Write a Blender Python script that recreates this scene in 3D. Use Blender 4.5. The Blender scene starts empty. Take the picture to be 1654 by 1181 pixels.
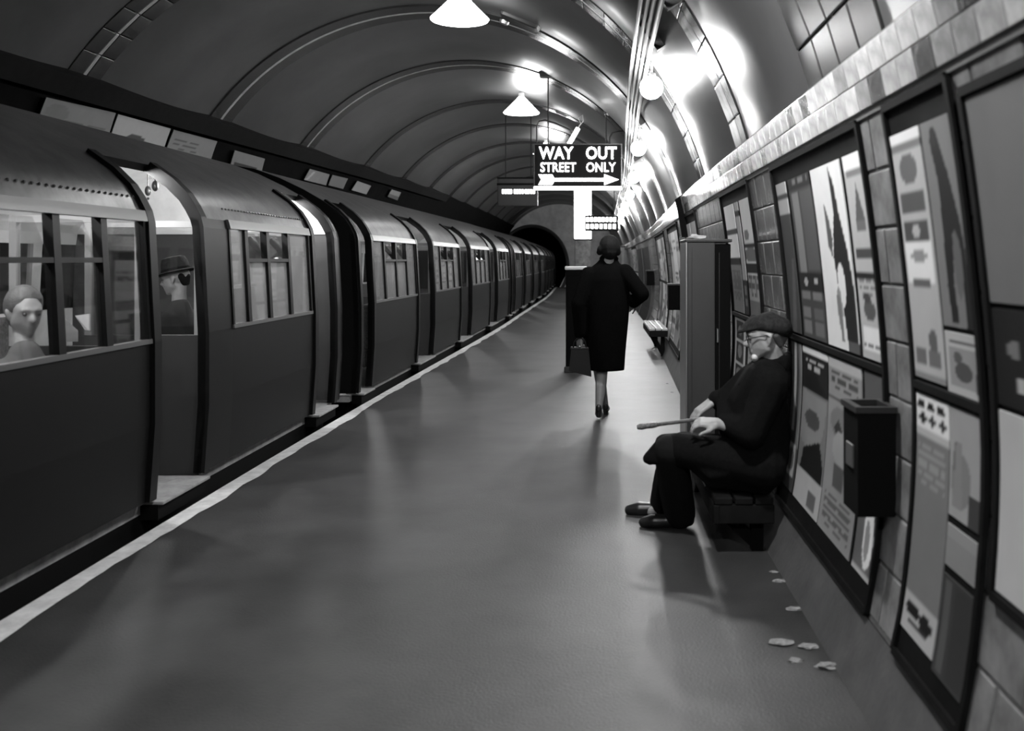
import bpy, bmesh, math, random
from mathutils import Vector, Matrix
random.seed(7)
sc = bpy.context.scene
C = sc.collection
PI = math.pi
R_ = math.radians

# ------------------------------------------------------------------ camera, world, exposure
F, VX, VY, CH = 1600.0, 965.0, 421.0, 1.45      # focal length in px, vanishing point, camera height
cd = bpy.data.cameras.new('camera')
cam = bpy.data.objects.new('camera', cd); C.objects.link(cam)
cam.location = (0, 0, CH); cam.rotation_euler = (PI/2, 0, 0)
cd.sensor_width = 36; cd.lens = 36*F/1654
cd.shift_x = -(VX-827)/1654; cd.shift_y = -(590.5-VY)/1654
cd.clip_start = 0.05; cd.clip_end = 200
cd.dof.use_dof = True; cd.dof.focus_distance = 9.0; cd.dof.aperture_fstop = 2.8
sc.camera = cam
w = bpy.data.worlds.new('world'); sc.world = w; w.use_nodes = True
w.node_tree.nodes['Background'].inputs[0].default_value = (0.5, 0.5, 0.5, 1)
w.node_tree.nodes['Background'].inputs[1].default_value = 0.0
sc.view_settings.view_transform = 'Standard'
sc.view_settings.look = 'None'
sc.view_settings.gamma = 1.0
sc.view_settings.use_curve_mapping = False
sc.view_settings.exposure = 0.0
sc.cycles.max_bounces = 6; sc.cycles.diffuse_bounces = 3; sc.cycles.glossy_bounces = 3; sc.cycles.transparent_max_bounces = 16
sc.cycles.caustics_reflective = False; sc.cycles.caustics_refractive = False
GLOBE_E, CONE_E, BULB_E, WASH_E = 500.0, 21.0, 1000.0, 1350.0      # lamp strengths, the last for the added wall lights

# ------------------------------------------------------------------ helpers
def lerp(a, b, t): return a+(b-a)*t
def interp(tab, v):
    if v <= tab[0][0]: return tab[0][1]
    for (a, x), (b, y) in zip(tab, tab[1:]):
        if v <= b:
            t = (v-a)/(b-a); t = t*t*(3-2*t)
            return lerp(x, y, t)
    return tab[-1][1]
def linterp(tab, v):
    if v <= tab[0][0]: return tab[0][1]
    for (a, x), (b, y) in zip(tab, tab[1:]):
        if v <= b: return lerp(x, y, (v-a)/(b-a))
    return tab[-1][1]
def bend(y): return interp([(6, 0), (24, .28), (38, .34), (56, .10)], y)
def slope(y): return (bend(y+.2)-bend(y-.2))/.4
XC, ZC, RR = -2.15, 1.32, 3.23                  # tunnel ring
def V(y, deg, off=0.0):
    a = R_(deg); r = RR-off
    return Vector((XC+bend(y)+r*math.cos(a), y, ZC+r*math.sin(a)))
def wx(z):                                      # the lining wall behind the platform
    pts = [(0, .85), (.25, .94), (.6, .99), (1.0, 1.005), (1.5, .965), (1.95, .90), (2.2, .84)]
    z = max(0, min(2.2, z))
    for i in range(len(pts)-1):
        if z <= pts[i+1][0]:
            p0 = pts[max(i-1, 0)]; p1 = pts[i]; p2 = pts[i+1]; p3 = pts[min(i+2, len(pts)-1)]
            h = p2[0]-p1[0]; t = (z-p1[0])/h
            m1 = (p2[1]-p0[1])/(p2[0]-p0[0])*h if p2[0] != p0[0] else 0
            m2 = (p3[1]-p1[1])/(p3[0]-p1[0])*h
            return (2*t**3-3*t*t+1)*p1[1]+(t**3-2*t*t+t)*m1+(-2*t**3+3*t*t)*p2[1]+(t**3-t*t)*m2
    return pts[-1][1]
def wn(z):                                      # inward normal of that wall (x,z)
    d = (wx(z+.02)-wx(z-.02))/.04
    n = Vector((-1, 0, d)); n.normalize(); return n
def W(y, z, off=0.0):
    n = wn(z)
    return Vector((wx(z)+bend(y)+n.x*off, y, z+n.z*off))
def PX(px, py, d): return Vector(((px-VX)/F*d, d, CH-(py-VY)/F*d))
def wallY(px, z):                               # depth at which the wall at height z shows at column px
    y = 5.0
    for _ in range(30): y = F*(wx(z)+bend(y))/(px-VX)
    return y
def floorP(px, py):
    d = CH*F/(py-VY); return Vector(((px-VX)/F*d, d, 0))
def vaultP(px, py):                             # ray against the tunnel ring (far root)
    dx, dz = (px-VX)/F, -(py-VY)/F; y = 10.0
    for _ in range(30):
        cx, cz = XC+bend(y), ZC-CH
        a = dx*dx+dz*dz; b = -2*(dx*cx+dz*cz); c = cx*cx+cz*cz-RR*RR
        y = (-b+math.sqrt(max(0, b*b-4*a*c)))/(2*a)
    p = Vector((dx*y, y, CH+dz*y))
    return y, math.degrees(math.atan2(p.z-ZC, p.x-XC-bend(y)))

MATS = {}
def M(name, v, rough=.5, metal=0.0, var=0.0, scale=6.0, bump=0.0, spec=.5, coat=0.0, bscale=None, stretch=None):
    if name in MATS: return MATS[name]
    m = bpy.data.materials.new(name); m.use_nodes = True
    nt = m.node_tree; b = nt.nodes['Principled BSDF']
    b.inputs['Base Color'].default_value = (v, v, v, 1)
    b.inputs['Roughness'].default_value = rough
    b.inputs['Metallic'].default_value = metal
    b.inputs['Specular IOR Level'].default_value = spec
    b.inputs['Coat Weight'].default_value = coat
    b.inputs['Coat Roughness'].default_value = .15
    if var or bump:
        tc = nt.nodes.new('ShaderNodeTexCoord'); mp = nt.nodes.new('ShaderNodeMapping')
        nt.links.new(tc.outputs['Object'], mp.inputs[0])
        if stretch: mp.inputs['Scale'].default_value = stretch
        if var:
            n = nt.nodes.new('ShaderNodeTexNoise'); n.inputs['Scale'].default_value = scale
            n.inputs['Detail'].default_value = 6; n.inputs['Roughness'].default_value = .65
            nt.links.new(mp.outputs[0], n.inputs['Vector'])
            r = nt.nodes.new('ShaderNodeValToRGB')
            lo, hi = max(0, v*(1-var)), min(1, v*(1+var))
            r.color_ramp.elements[0].position = .3; r.color_ramp.elements[0].color = (lo, lo, lo, 1)
            r.color_ramp.elements[1].position = .7; r.color_ramp.elements[1].color = (hi, hi, hi, 1)
            nt.links.new(n.outputs['Fac'], r.inputs[0]); nt.links.new(r.outputs[0], b.inputs['Base Color'])
        if bump:
            n2 = nt.nodes.new('ShaderNodeTexNoise'); n2.inputs['Scale'].default_value = bscale or scale*8
            n2.inputs['Detail'].default_value = 4
            nt.links.new(mp.outputs[0], n2.inputs['Vector'])
            bp = nt.nodes.new('ShaderNodeBump'); bp.inputs['Strength'].default_value = bump
            bp.inputs['Distance'].default_value = .01
            nt.links.new(n2.outputs['Fac'], bp.inputs['Height']); nt.links.new(bp.outputs[0], b.inputs['Normal'])
    MATS[name] = m; return m
def EM(name, strength, v=1.0):
    if name in MATS: return MATS[name]
    m = bpy.data.materials.new(name); m.use_nodes = True
    b = m.node_tree.nodes['Principled BSDF']
    b.inputs['Base Color'].default_value = (.8, .8, .8, 1)
    b.inputs['Emission Color'].default_value = (v, v, v, 1)
    b.inputs['Emission Strength'].default_value = strength
    MATS[name] = m; return m
def GL(name, tint=.75, alpha=.25, rough=.03, haze=0.0):
    if name in MATS: return MATS[name]
    m = bpy.data.materials.new(name); m.use_nodes = True
    nt = m.node_tree; nt.nodes.clear()
    o = nt.nodes.new('ShaderNodeOutputMaterial'); mix = nt.nodes.new('ShaderNodeMixShader')
    t = nt.nodes.new('ShaderNodeBsdfTransparent'); t.inputs[0].default_value = (tint, tint, tint, 1)
    g = nt.nodes.new('ShaderNodeBsdfGlossy'); g.inputs['Roughness'].default_value = rough
    g.inputs['Color'].default_value = (.9, .9, .9, 1)
    lw = nt.nodes.new('ShaderNodeLayerWeight'); lw.inputs[0].default_value = .5      # Schlick reflection, the same on both faces of the pane
    fr = nt.nodes.new('ShaderNodeMath'); fr.operation = 'POWER'; fr.inputs[1].default_value = 4.0
    nt.links.new(lw.outputs['Facing'], fr.inputs[0])
    ad = nt.nodes.new('ShaderNodeMath'); ad.operation = 'ADD'; ad.inputs[1].default_value = alpha
    ad.use_clamp = True
    nt.links.new(fr.outputs[0], ad.inputs[0]); nt.links.new(ad.outputs[0], mix.inputs[0])
    nt.links.new(t.outputs[0], mix.inputs[1]); nt.links.new(g.outputs[0], mix.inputs[2])
    if haze:                                     # pale dust film, added to make the pane look brighter
        df = nt.nodes.new('ShaderNodeBsdfDiffuse'); df.inputs[0].default_value = (.75, .75, .75, 1)
        tl = nt.nodes.new('ShaderNodeBsdfTranslucent'); tl.inputs[0].default_value = (.75, .75, .75, 1)
        m1 = nt.nodes.new('ShaderNodeMixShader'); m1.inputs[0].default_value = .5
        nt.links.new(df.outputs[0], m1.inputs[1]); nt.links.new(tl.outputs[0], m1.inputs[2])
        m2 = nt.nodes.new('ShaderNodeMixShader'); m2.inputs[0].default_value = haze
        nt.links.new(mix.outputs[0], m2.inputs[1]); nt.links.new(m1.outputs[0], m2.inputs[2]); mix = m2
    nt.links.new(mix.outputs[0], o.inputs[0])
    MATS[name] = m; return m

def link(name, me, mats, parent=None):
    o = bpy.data.objects.new(name, me); C.objects.link(o)
    if not me.materials:
        for m in (mats if isinstance(mats, (list, tuple)) else [mats]): me.materials.append(m)
    if parent is not None: o.parent = parent
    return o
class MB:
    def __init__(s): s.v = []; s.f = []; s.sm = False
    def quad(s, a, b, c, d):
        n = len(s.v); s.v += [Vector(a), Vector(b), Vector(c), Vector(d)]; s.f.append((n, n+1, n+2, n+3)); return s
    def box(s, x0, x1, y0, y1, z0, z1, M4=None):
        p = [Vector((x, y, z)) for z in (z0, z1) for y in (y0, y1) for x in (x0, x1)]
        if M4 is not None: p = [M4 @ q for q in p]
        n = len(s.v); s.v += p
        for f in ((0, 2, 3, 1), (4, 5, 7, 6), (0, 1, 5, 4), (2, 6, 7, 3), (0, 4, 6, 2), (1, 3, 7, 5)):
            s.f.append(tuple(n+i for i in f))
        return s
    def bevbox(s, x0, x1, y0, y1, z0, z1, b, M4=None):
        bm = bmesh.new(); bmesh.ops.create_cube(bm, size=1)
        for v in bm.verts:
            v.co = Vector((lerp(x0, x1, v.co.x+.5), lerp(y0, y1, v.co.y+.5), lerp(z0, z1, v.co.z+.5)))
        bmesh.ops.bevel(bm, geom=bm.edges[:], offset=b, segments=2, affect='EDGES', profile=.5)
        return s.addbm(bm, M4)
    def addbm(s, bm, M4=None):
        n = len(s.v); bm.verts.index_update()
        s.v += [(M4 @ v.co if M4 is not None else v.co.copy()) for v in bm.verts]
        s.f += [tuple(n+v.index for v in f.verts) for f in bm.faces]
        bm.free(); return s
    def grid(s, fn, us, vs):
        n = len(s.v)
        for u in us:
            for v in vs: s.v.append(Vector(fn(u, v)))
        k = len(vs)
        for i in range(len(us)-1):
            for j in range(k-1):
                s.f.append((n+i*k+j, n+(i+1)*k+j, n+(i+1)*k+j+1, n+i*k+j+1))
        return s
    def slab(s, fn, us, vs, t0, t1):            # closed sheet with thickness; fn(u,v,off)
        k = len(vs); n = len(s.v)
        for off in (t0, t1):
            for u in us:
                for v in vs: s.v.append(Vector(fn(u, v, off)))
        N = len(us)*k
        for i in range(len(us)-1):
            for j in range(k-1):
                a, b, c, d = n+i*k+j, n+(i+1)*k+j, n+(i+1)*k+j+1, n+i*k+j+1
                s.f.append((a, d, c, b)); s.f.append((a+N, b+N, c+N, d+N))
        for i in range(len(us)-1):
            for j, fl in ((0, 0), (k-1, 1)):
                a, b = n+i*k+j, n+(i+1)*k+j
                s.f.append((a, b, b+N, a+N) if not fl else (b, a, a+N, b+N))
        for j in range(k-1):
            for i, fl in ((0, 1), (len(us)-1, 0)):
                a, b = n+i*k+j, n+i*k+j+1
                s.f.append((a, b, b+N, a+N) if not fl else (b, a, a+N, b+N))
        return s
    def tube(s, pts, r, n=10, caps=True):
        pts = [Vector(p) for p in pts]; base = len(s.v); k = len(pts)
        prev = None
        for i, p in enumerate(pts):
            t = (pts[min(i+1, k-1)]-pts[max(i-1, 0)]).normalized()
            if prev is None:
                prev = t.orthogonal().normalized()
            prev = (prev-t*prev.dot(t)).normalized(); q = t.cross(prev)
            rr = r[i] if isinstance(r, (list, tuple)) else r
            for j in range(n):
                a = 2*PI*j/n; s.v.append(p+(prev*math.cos(a)+q*math.sin(a))*rr)
        for i in range(k-1):
            for j in range(n):
                a = base+i*n+j; b = base+i*n+(j+1) % n
                s.f.append((a, b, b+n, a+n))
        if caps:
            s.f.append(tuple(base+j for j in reversed(range(n)))); s.f.append(tuple(base+(k-1)*n+j for j in range(n)))
        s.sm = True
        return s
    def lathe(s, prof, c=(0, 0, 0), n=24, M4=None):
        base = len(s.v); c = Vector(c)
        for r, z in prof:
            for j in range(n):
                a = 2*PI*j/n; p = Vector((r*math.cos(a), r*math.sin(a), z))
                s.v.append((M4 @ p if M4 is not None else p)+c)
        for i in range(len(prof)-1):
            for j in range(n):
                a = base+i*n+j; b = base+i*n+(j+1) % n
                s.f.append((a, b, b+n, a+n))
        s.sm = True
        return s
    def sphere(s, c, r, n=16, m=10, sc3=(1, 1, 1)):
        prof = [(max(1e-4, math.sin(PI*i/m)), -math.cos(PI*i/m)) for i in range(m+1)]
        return s.lathe([(a*r, b*r) for a, b in prof], c, n, Matrix.Diagonal((*sc3, 1)))
    def mesh(s, name, smooth=None):
        me = bpy.data.meshes.new(name); me.from_pydata([tuple(v) for v in s.v], [], s.f); me.validate(); me.update()
        if (s.sm if smooth is None else smooth):
            me.polygons.foreach_set('use_smooth', [True]*len(me.polygons))
            try: me.set_sharp_from_angle(angle=R_(40))
            except Exception: pass
        return me
    def build(s, name, mat, parent=None, smooth=None): return link(name, s.mesh(name, smooth), mat, parent)
def tag(o, label=None, cat=None, group=None, kind=None):
    if label: o['label'] = label
    if cat: o['category'] = cat
    if group: o['group'] = group
    if kind: o['kind'] = kind
    return o
def thing(name, label, cat, loc=(0, 0, 0), rz=0.0, group=None):
    o = bpy.data.objects.new(name, None); C.objects.link(o); o.empty_display_size = .1
    o.location = loc; o.rotation_euler = (0, 0, rz)
    return tag(o, label, cat, group)
def struct(o): o['kind'] = 'structure'; return o
def frange(a, b, n): return [a+(b-a)*i/n for i in range(n+1)]
def yr(a, b, step=1.0):
    n = max(1, int(math.ceil((b-a)/step))); return frange(a, b, n)
# convex hulls of spheres, merged into one skin by voxel remeshing
def sph_pts(c, r, n=10, m=7):
    c = Vector(c); rr = r if isinstance(r, (tuple, list)) else (r, r, r); out = []
    for i in range(m+1):
        t = PI*i/m
        for j in range(n if 0 < i < m else 1):
            a = 2*PI*j/n
            out.append(c+Vector((rr[0]*math.sin(t)*math.cos(a), rr[1]*math.sin(t)*math.sin(a), rr[2]*math.cos(t))))
    return out
def blob(name, hulls, voxel, mat, parent=None, smooth=4):
    verts, faces = [], []
    for h in hulls:
        bm = bmesh.new()
        for c, r in h:
            for p in sph_pts(c, r): bm.verts.new(p)
        res = bmesh.ops.convex_hull(bm, input=bm.verts[:])
        junk = [g for g in res['geom_interior'] if isinstance(g, bmesh.types.BMVert)]
        bmesh.ops.delete(bm, geom=junk, context='VERTS')
        bmesh.ops.recalc_face_normals(bm, faces=bm.faces[:])
        bm.verts.index_update(); n = len(verts)
        verts += [tuple(v.co) for v in bm.verts]; faces += [tuple(n+v.index for v in f.verts) for f in bm.faces]
        bm.free()
    me = bpy.data.meshes.new(name+'_raw'); me.from_pydata(verts, [], faces); me.update()
    t = bpy.data.objects.new(name+'_raw', me); C.objects.link(t)
    md = t.modifiers.new('r', 'REMESH'); md.mode = 'VOXEL'; md.voxel_size = voxel
    if smooth:
        ms = t.modifiers.new('s', 'SMOOTH'); ms.factor = .5; ms.iterations = smooth
    dg = bpy.context.evaluated_depsgraph_get(); ev = t.evaluated_get(dg)
    out = bpy.data.meshes.new_from_object(ev); out.name = name
    bpy.data.objects.remove(t); bpy.data.meshes.remove(me)
    out.polygons.foreach_set('use_smooth', [True]*len(out.polygons)); out.materials.clear()
    return link(name, out, mat, parent)
def cap(a, ra, b, rb): return [(a, ra), (b, rb)]

# ------------------------------------------------------------------ materials
m_vault = M('vault_paint', .065, .40, var=.25, scale=1.2, bump=.08, bscale=5, spec=.45, coat=.12)
m_ringd = M('ring_tile_dark', .035, .25, var=.4, scale=5, coat=.3)
m_ringl = M('ring_tile_pale', .42, .22, var=.25, scale=7, coat=.4)
m_grout = M('grout', .10, .8, var=.3, scale=20)
m_tile = M('wall_tile_glaze', .21, .22, var=.45, scale=5, coat=.4, bump=.05, bscale=20)
m_skirt = M('skirting_render', .08, .55, var=.3, scale=5, bump=.15)
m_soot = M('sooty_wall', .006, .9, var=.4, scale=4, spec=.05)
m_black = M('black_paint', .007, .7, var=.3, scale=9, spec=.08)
m_matte = M('matt_black', .004, .8, spec=.08)
m_asphalt = M('asphalt', .034, .52, var=.45, scale=1.6, bump=.18, bscale=90, spec=.45)
m_white = M('edge_paint', .75, .6, var=.22, scale=9, bump=.2)
m_conc = M('concrete_dirty', .05, .8, var=.4, scale=6, bump=.3)
m_rail = M('rail_steel', .35, .3, .9)
m_metal = M('steel', .45, .35, .9)
m_conduit = M('conduit_paint', .55, .3, coat=.3)
m_iron = M('dark_iron', .03, .4, .3)
m_body = M('train_red', .0045, .5, var=.15, scale=2, spec=.14)
m_roof = M('train_roof', .22, .34, .95, var=.3, scale=5, bump=.12, bscale=18)
m_frame = M('train_frame', .006, .45, spec=.12)
m_cream = M('train_cream', .68, .45, var=.1, scale=5)
m_strip = M('train_trim', .14, .4, .2)
m_tfloor = M('train_floor', .30, .6, var=.3, scale=12)
m_seat = M('moquette', .08, .9, var=.5, scale=40)
m_glass = GL('window_glass', .9, .02)
m_hazy = GL('hazy_glass', .80, .06, haze=.26)
m_screen = GL('screen_glass', .85, .05)
m_coatm = M('black_wool', .003, .95, var=.4, scale=60, spec=.03)
m_coat2 = M('dark_overcoat', .0045, .92, var=.5, scale=60, bump=.2, spec=.1)
m_trous = M('dark_trousers', .008, .9, spec=.15)
m_skin = M('skin', .30, .5, var=.12, scale=30)
m_leg = M('stocking_legs', .20, .45)
m_hair = M('dark_hair', .006, .8, spec=.15, bump=.4, bscale=120, scale=20)
m_hairg = M('grey_hair', .09, .6, bump=.4, bscale=120, scale=20)
m_cap = M('tweed_cap', .022, .95, var=.5, scale=70, spec=.1)
m_shoe = M('shoe_leather', .010, .35)
m_bag = M('bag_leather', .004, .5, spec=.12)
m_litter = M('litter_paper', .22, .8, var=.4, scale=30)
m_paper = M('paper', .60, .7, var=.12, scale=12)
m_wood = M('dark_wood', .008, .7, spec=.1, var=.4, scale=8, stretch=(1, .15, 1))
m_cabg = M('cabinet_grey', .035, .45, var=.15, scale=4)
m_shirt = M('shirt', .6, .7)
m_glob = EM('globe_glass', GLOBE_E)
m_wash = EM('added_wash_glow', WASH_E)  # glow of the added lights over the posters
m_cone = EM('cone_glass', CONE_E)
m_bulb = EM('car_bulb', BULB_E)
m_sign = EM('sign_letters', 6.0)
m_lit = EM('lit_panel', 2.6)
m_tube = EM('sign_tube', 5.0)

# ------------------------------------------------------------------ the setting
Y0, Y1 = -5.0, 54.0
EDGE = -2.39
# platform
fl = MB()
fl.grid(lambda u, v: (EDGE+bend(u) if v == 0 else lerp(EDGE, .95, v)+bend(u), u, 0), yr(Y0, Y1, 1.0), [0, .04, .3, .6, 1.0])
fl.grid(lambda u, v: (EDGE+bend(u), u, v), yr(Y0, Y1, 1.0), [-1.0, 0])
floor = struct(fl.build('floor', m_asphalt))
tr = MB(); us = yr(Y0, Y1, .12)
rnd = [random.uniform(-.014, .014) for _ in us]
sm = {u: (rnd[max(i-1, 0)]+rnd[i]+rnd[min(i+1, len(us)-1)])/1.6 for i, u in enumerate(us)}
tr.grid(lambda u, v: (EDGE-.004+bend(u)+(0 if v < .6 else .115+sm[u]), u, -.03 if v == 0 else .005), us, [0, .5, 1])
struct(tr.build('trim_1', m_white))
tb = MB(); tb.grid(lambda u, v: (v+bend(u), u, -1.0), yr(Y0, 90, 2), [-5.2, EDGE]); struct(tb.build('trim_2', m_conc))
for i, xr in enumerate((-3.02, -4.46)):
    rl = MB()
    rl.slab(lambda u, v, t: (xr+bend(u)+v, u, -.86+t), yr(Y0, 60, 1.0), [-.03, .03], 0, .13)
    struct(rl.build('trim_%d' % (3+i), m_rail))
# right lining wall with tiles
ZD = .22                                         # top of the plain skirting
wr = MB()
wr.grid(lambda u, v: W(u, v), yr(Y0, Y1, .5), frange(ZD, 1.93, 12))
wall_r = struct(wr.build('wall_right', m_grout))
sk = MB(); sk.grid(lambda u, v: W(u, v, .004), yr(Y0, Y1, .5), frange(0, ZD, 4))
struct(sk.build('baseboard_right', m_skirt))
# frieze band and its ledge
ZF0, ZF1 = 1.95, 2.13
fz = MB(); fz.grid(lambda u, v: W(u, v, .012), yr(Y0, Y1, .5), frange(1.93, ZF1+.005, 4))
fz.grid(lambda u, v: (lerp(W(u, ZF1, .012).x, .99+bend(u), v), u, ZF1+.005), yr(Y0, Y1, .5), [0, 1])
frieze = struct(fz.build('trim_6', M('frieze_ground', .14, .5)))
# poster boards along the wall (y far, y near, z0, z1); tiles show between them
BOARDS = [(wallY(1280, 1.0), wallY(1437, 1.0), 'wide'), (wallY(1486, 1.0), wallY(1600, 1.0), 'near'),
          (7.25, wallY(1237, 1.0), 'mid')]
def behind_board(ya, yb): return any(a >= yb-.0 and b <= ya+.0 for a, b, _ in BOARDS)
tilm = MB().bevbox(-.144, .144, -.092, .092, -.012, .006, .006).mesh('tile'); tilm.materials.append(m_tile)
def wall_frame(y, z, off=0.0):
    n = wn(z); yv = Vector((slope(y), 1, 0)).normalized(); nz = (n-yv*n.dot(yv)).normalized(); xv = yv.cross(nz).normalized()
    m = Matrix((yv, xv, nz)).transposed().to_4x4(); m.translation = W(y, z, off); return m
TW, TH = .30, .19
nt = 0; far_t = MB()
k = 0; y = 1.35
while y < Y1-.3:
    for j in range(9):
        z = ZD+.105+j*TH
        yy = y+(TW/2 if j % 2 else 0)
        if behind_board(yy-TW/2, yy+TW/2): continue
        m = wall_frame(yy, z)
        if nt < 300 and yy > 1.5:
            o = link('tile', tilm, m_tile, wall_r); o.matrix_local = m; nt += 1
        else:
            far_t.box(-.144, .144, -.092, .092, -.012, .006, m)
    y += TW
tag(far_t.build('tile_run', m_tile, wall_r), kind='stuff')
# frieze pieces: glazed blocks of mixed tone
fm = {}
for nm, v in (('a', .60), ('b', .46), ('c', .30), ('d', .07)):
    fm[nm] = M('frieze_glaze_'+nm, v, .18, var=.35, scale=14, coat=.5, bump=.25, bscale=30)
fmesh = {}
for nm in fm:
    me = MB().bevbox(-.0735, .0735, -.0448, .0448, -.008, .007, .0025).mesh('frieze_block'); me.materials.append(fm[nm]); fmesh[nm] = me
nf = 0; y = 1.6; farf = {k: MB() for k in fm}
while y < Y1-.2:
    grp = int((y+.35)/.42)
    for j in range(2):
        z = ZF0+.047+j*.09
        h = math.sin(grp*12.9898+j*4.1)*43758.5453; h -= math.floor(h)
        nm = random.choice('aaabbc')
        if h < .34 and ((y+.35) % .42) < .16: nm = 'd' if random.random() < .7 else 'c'
        m = wall_frame(y+(.075 if j else 0), z, .013)
        if nf < 280:
            o = link('frieze_block', fmesh[nm], fm[nm], frieze); o.matrix_local = m; nf += 1
        else: farf[nm].box(-.073, .073, -.0445, .0445, -.008, .007, m)
    y += .15
for nm in farf: tag(farf[nm].build('frieze_run', fm[nm], frieze), kind='stuff')
# vault: one smooth panel per bay, rings between
yl0, tl0 = vaultP(0, 82); yl1, tl1 = vaultP(714, 311)
def t_left(y): return lerp(tl0, tl1, max(-.3, min(1.0, (y-yl0)/(yl1-yl0))))
THR = math.degrees(math.asin((ZF1-ZC)/RR))
RINGS = [(-3.0, .4), (3.85, 1.15), (6.5, .5), (9.2, .55), (12.3, .62), (15.6, .62), (19.2, .34), (22.5, .34), (25.9, .34), (29.2, .34),
         (32.5, .34), (35.8, .34), (39.1, .34), (42.4, .34), (45.7, .34), (49.0, .34), (52.2, .34)]
ceil = struct(thing('ceiling', None, None))
edges = [Y0]
for c, wd in RINGS: edges += [c-wd/2, c+wd/2]
edges += [Y1]
for i in range(0, len(edges), 2):
    a, b = edges[i], edges[i+1]
    mb = MB()
    # panels swell towards the room at mid bay, shaped to band lamp highlights
    mb.grid(lambda u, v: V(u, lerp(THR, t_left(u), v), .10*math.sin(PI*(u-a)/(b-a))*min(1,(b-a)/2.5)), yr(a, b, .3), frange(0, 1, 64))
    mb.build('panel', m_vault, ceil, smooth=True)
tn = 0
for c, wd in RINGS:
    a, b = c-wd/2, c+wd/2
    if wd > 1: rows = [(a, a+.28, 'd'), (a+.29, a+.57, 'd'), (a+.58, a+.86, 'd'), (a+.87, b, 'd')]
    elif c == 6.5: rows = [(a, a+.2, 'd'), (a+.21, b, 'l')]
    elif wd > .5: rows = [(a, c-.035, 'd'), (c-.03, c+.03, 'l'), (c+.035, b, 'd')]
    else: rows = [(a, c-.02, 'd'), (c-.015, b, 'd')]
    tn += 1
    bk = MB(); bk.grid(lambda u, v: V(u, lerp(THR, t_left(u), v), -.02), [a, b], frange(0, 1, 64))
    ring = struct(bk.build('trim_%d' % (10+tn), m_grout, smooth=True))
    near = c in (3.85, 6.5, 9.2)
    for ra, rb, kd in rows:
        mt = m_ringd if kd == 'd' else m_ringl
        yc = (ra+rb)/2; tl = t_left(yc); arc = .26/RR*180/PI
        n = int((tl-THR)/arc); stp = (tl-THR)/n
        if near:
            tm = MB().bevbox(-.128, .128, -(rb-ra)/2+.003, (rb-ra)/2-.003, -.02, .012, .006).mesh('ring_tile'); tm.materials.append(mt)
            lim = 75 if c == 3.85 else 200
            rest = MB()
            for q in range(n):
                th = THR+stp*(q+.5); aa = R_(th)
                nrm = Vector((-math.cos(aa), 0, -math.sin(aa))); yv = Vector((slope(yc), 1, 0)).normalized()
                nrm = (nrm-yv*nrm.dot(yv)).normalized(); xv = yv.cross(nrm)
                m = Matrix((xv, yv, nrm)).transposed().to_4x4(); m.translation = V(yc, th)
                if th < lim:
                    o = link('ring_tile', tm, mt, ring); o.matrix_local = m
                else: rest.box(-.128, .128, -(rb-ra)/2+.003, (rb-ra)/2-.003, -.02, .012, m)
            if rest.v: tag(rest.build('ring_tile_run', mt, ring), kind='stuff')
        else:
            sl = MB(); sl.slab(lambda u, v, t: V(u, v, t), [ra, rb], frange(THR, tl, 72), -.01, .022)
            sl.build('ring_band', mt, ring, smooth=True)
# left: sooty band above the train and the wall behind it
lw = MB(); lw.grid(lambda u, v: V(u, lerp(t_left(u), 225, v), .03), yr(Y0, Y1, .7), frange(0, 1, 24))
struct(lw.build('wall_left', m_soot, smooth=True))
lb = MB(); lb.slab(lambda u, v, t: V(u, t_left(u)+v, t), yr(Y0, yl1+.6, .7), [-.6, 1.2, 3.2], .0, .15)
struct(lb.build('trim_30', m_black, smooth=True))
# end wall with the mouth of the running tunnel
PXC, PZC, PR = XC-1.52+bend(Y1), 1.15, 1.95
bm = MB(); rimn = 48
outer, inner = [], []
for i in range(rimn+1):
    a = R_(-35+250*i/rimn)
    inner.append(Vector((PXC+PR*math.cos(a), Y1, PZC+PR*1.12*math.sin(a))))
for i in range(rimn+1):
    a = R_(-20+230*i/rimn); outer.append(Vector((XC+bend(Y1)+(RR+.1)*math.cos(a), Y1, ZC+(RR+.1)*math.sin(a))))
n0 = len(bm.v); bm.v += inner+outer
for i in range(rimn): bm.f.append((n0+i, n0+i+1, n0+rimn+1+i+1, n0+rimn+1+i))
bm.quad((PXC+1.4, Y1+.002, -.2), (1.3, Y1+.002, -.2), (1.3, Y1+.002, .8), (PXC+1.9, Y1+.002, .8))
struct(bm.build('wall_end', M('end_wall_paint', .8, .5, var=.25, scale=1.5)))
tn_ = MB(); tn_.grid(lambda u, v: (PXC+PR*math.cos(R_(v)), u, PZC+PR*1.12*math.sin(R_(v))), yr(Y1, 90, 3), frange(-60, 240, 40))
tn_.quad((PXC-3, 90, -2), (PXC+3, 90, -2), (PXC+3, 90, 4), (PXC-3, 90, 4))
struct(tn_.build('trim_31', m_soot, smooth=True))
rimo = MB(); rimo.tube([p+Vector((0, -.02, 0)) for p in inner], .09, 8)
struct(rimo.build('trim_32', M('portal_rim', .05, .6)))

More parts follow.
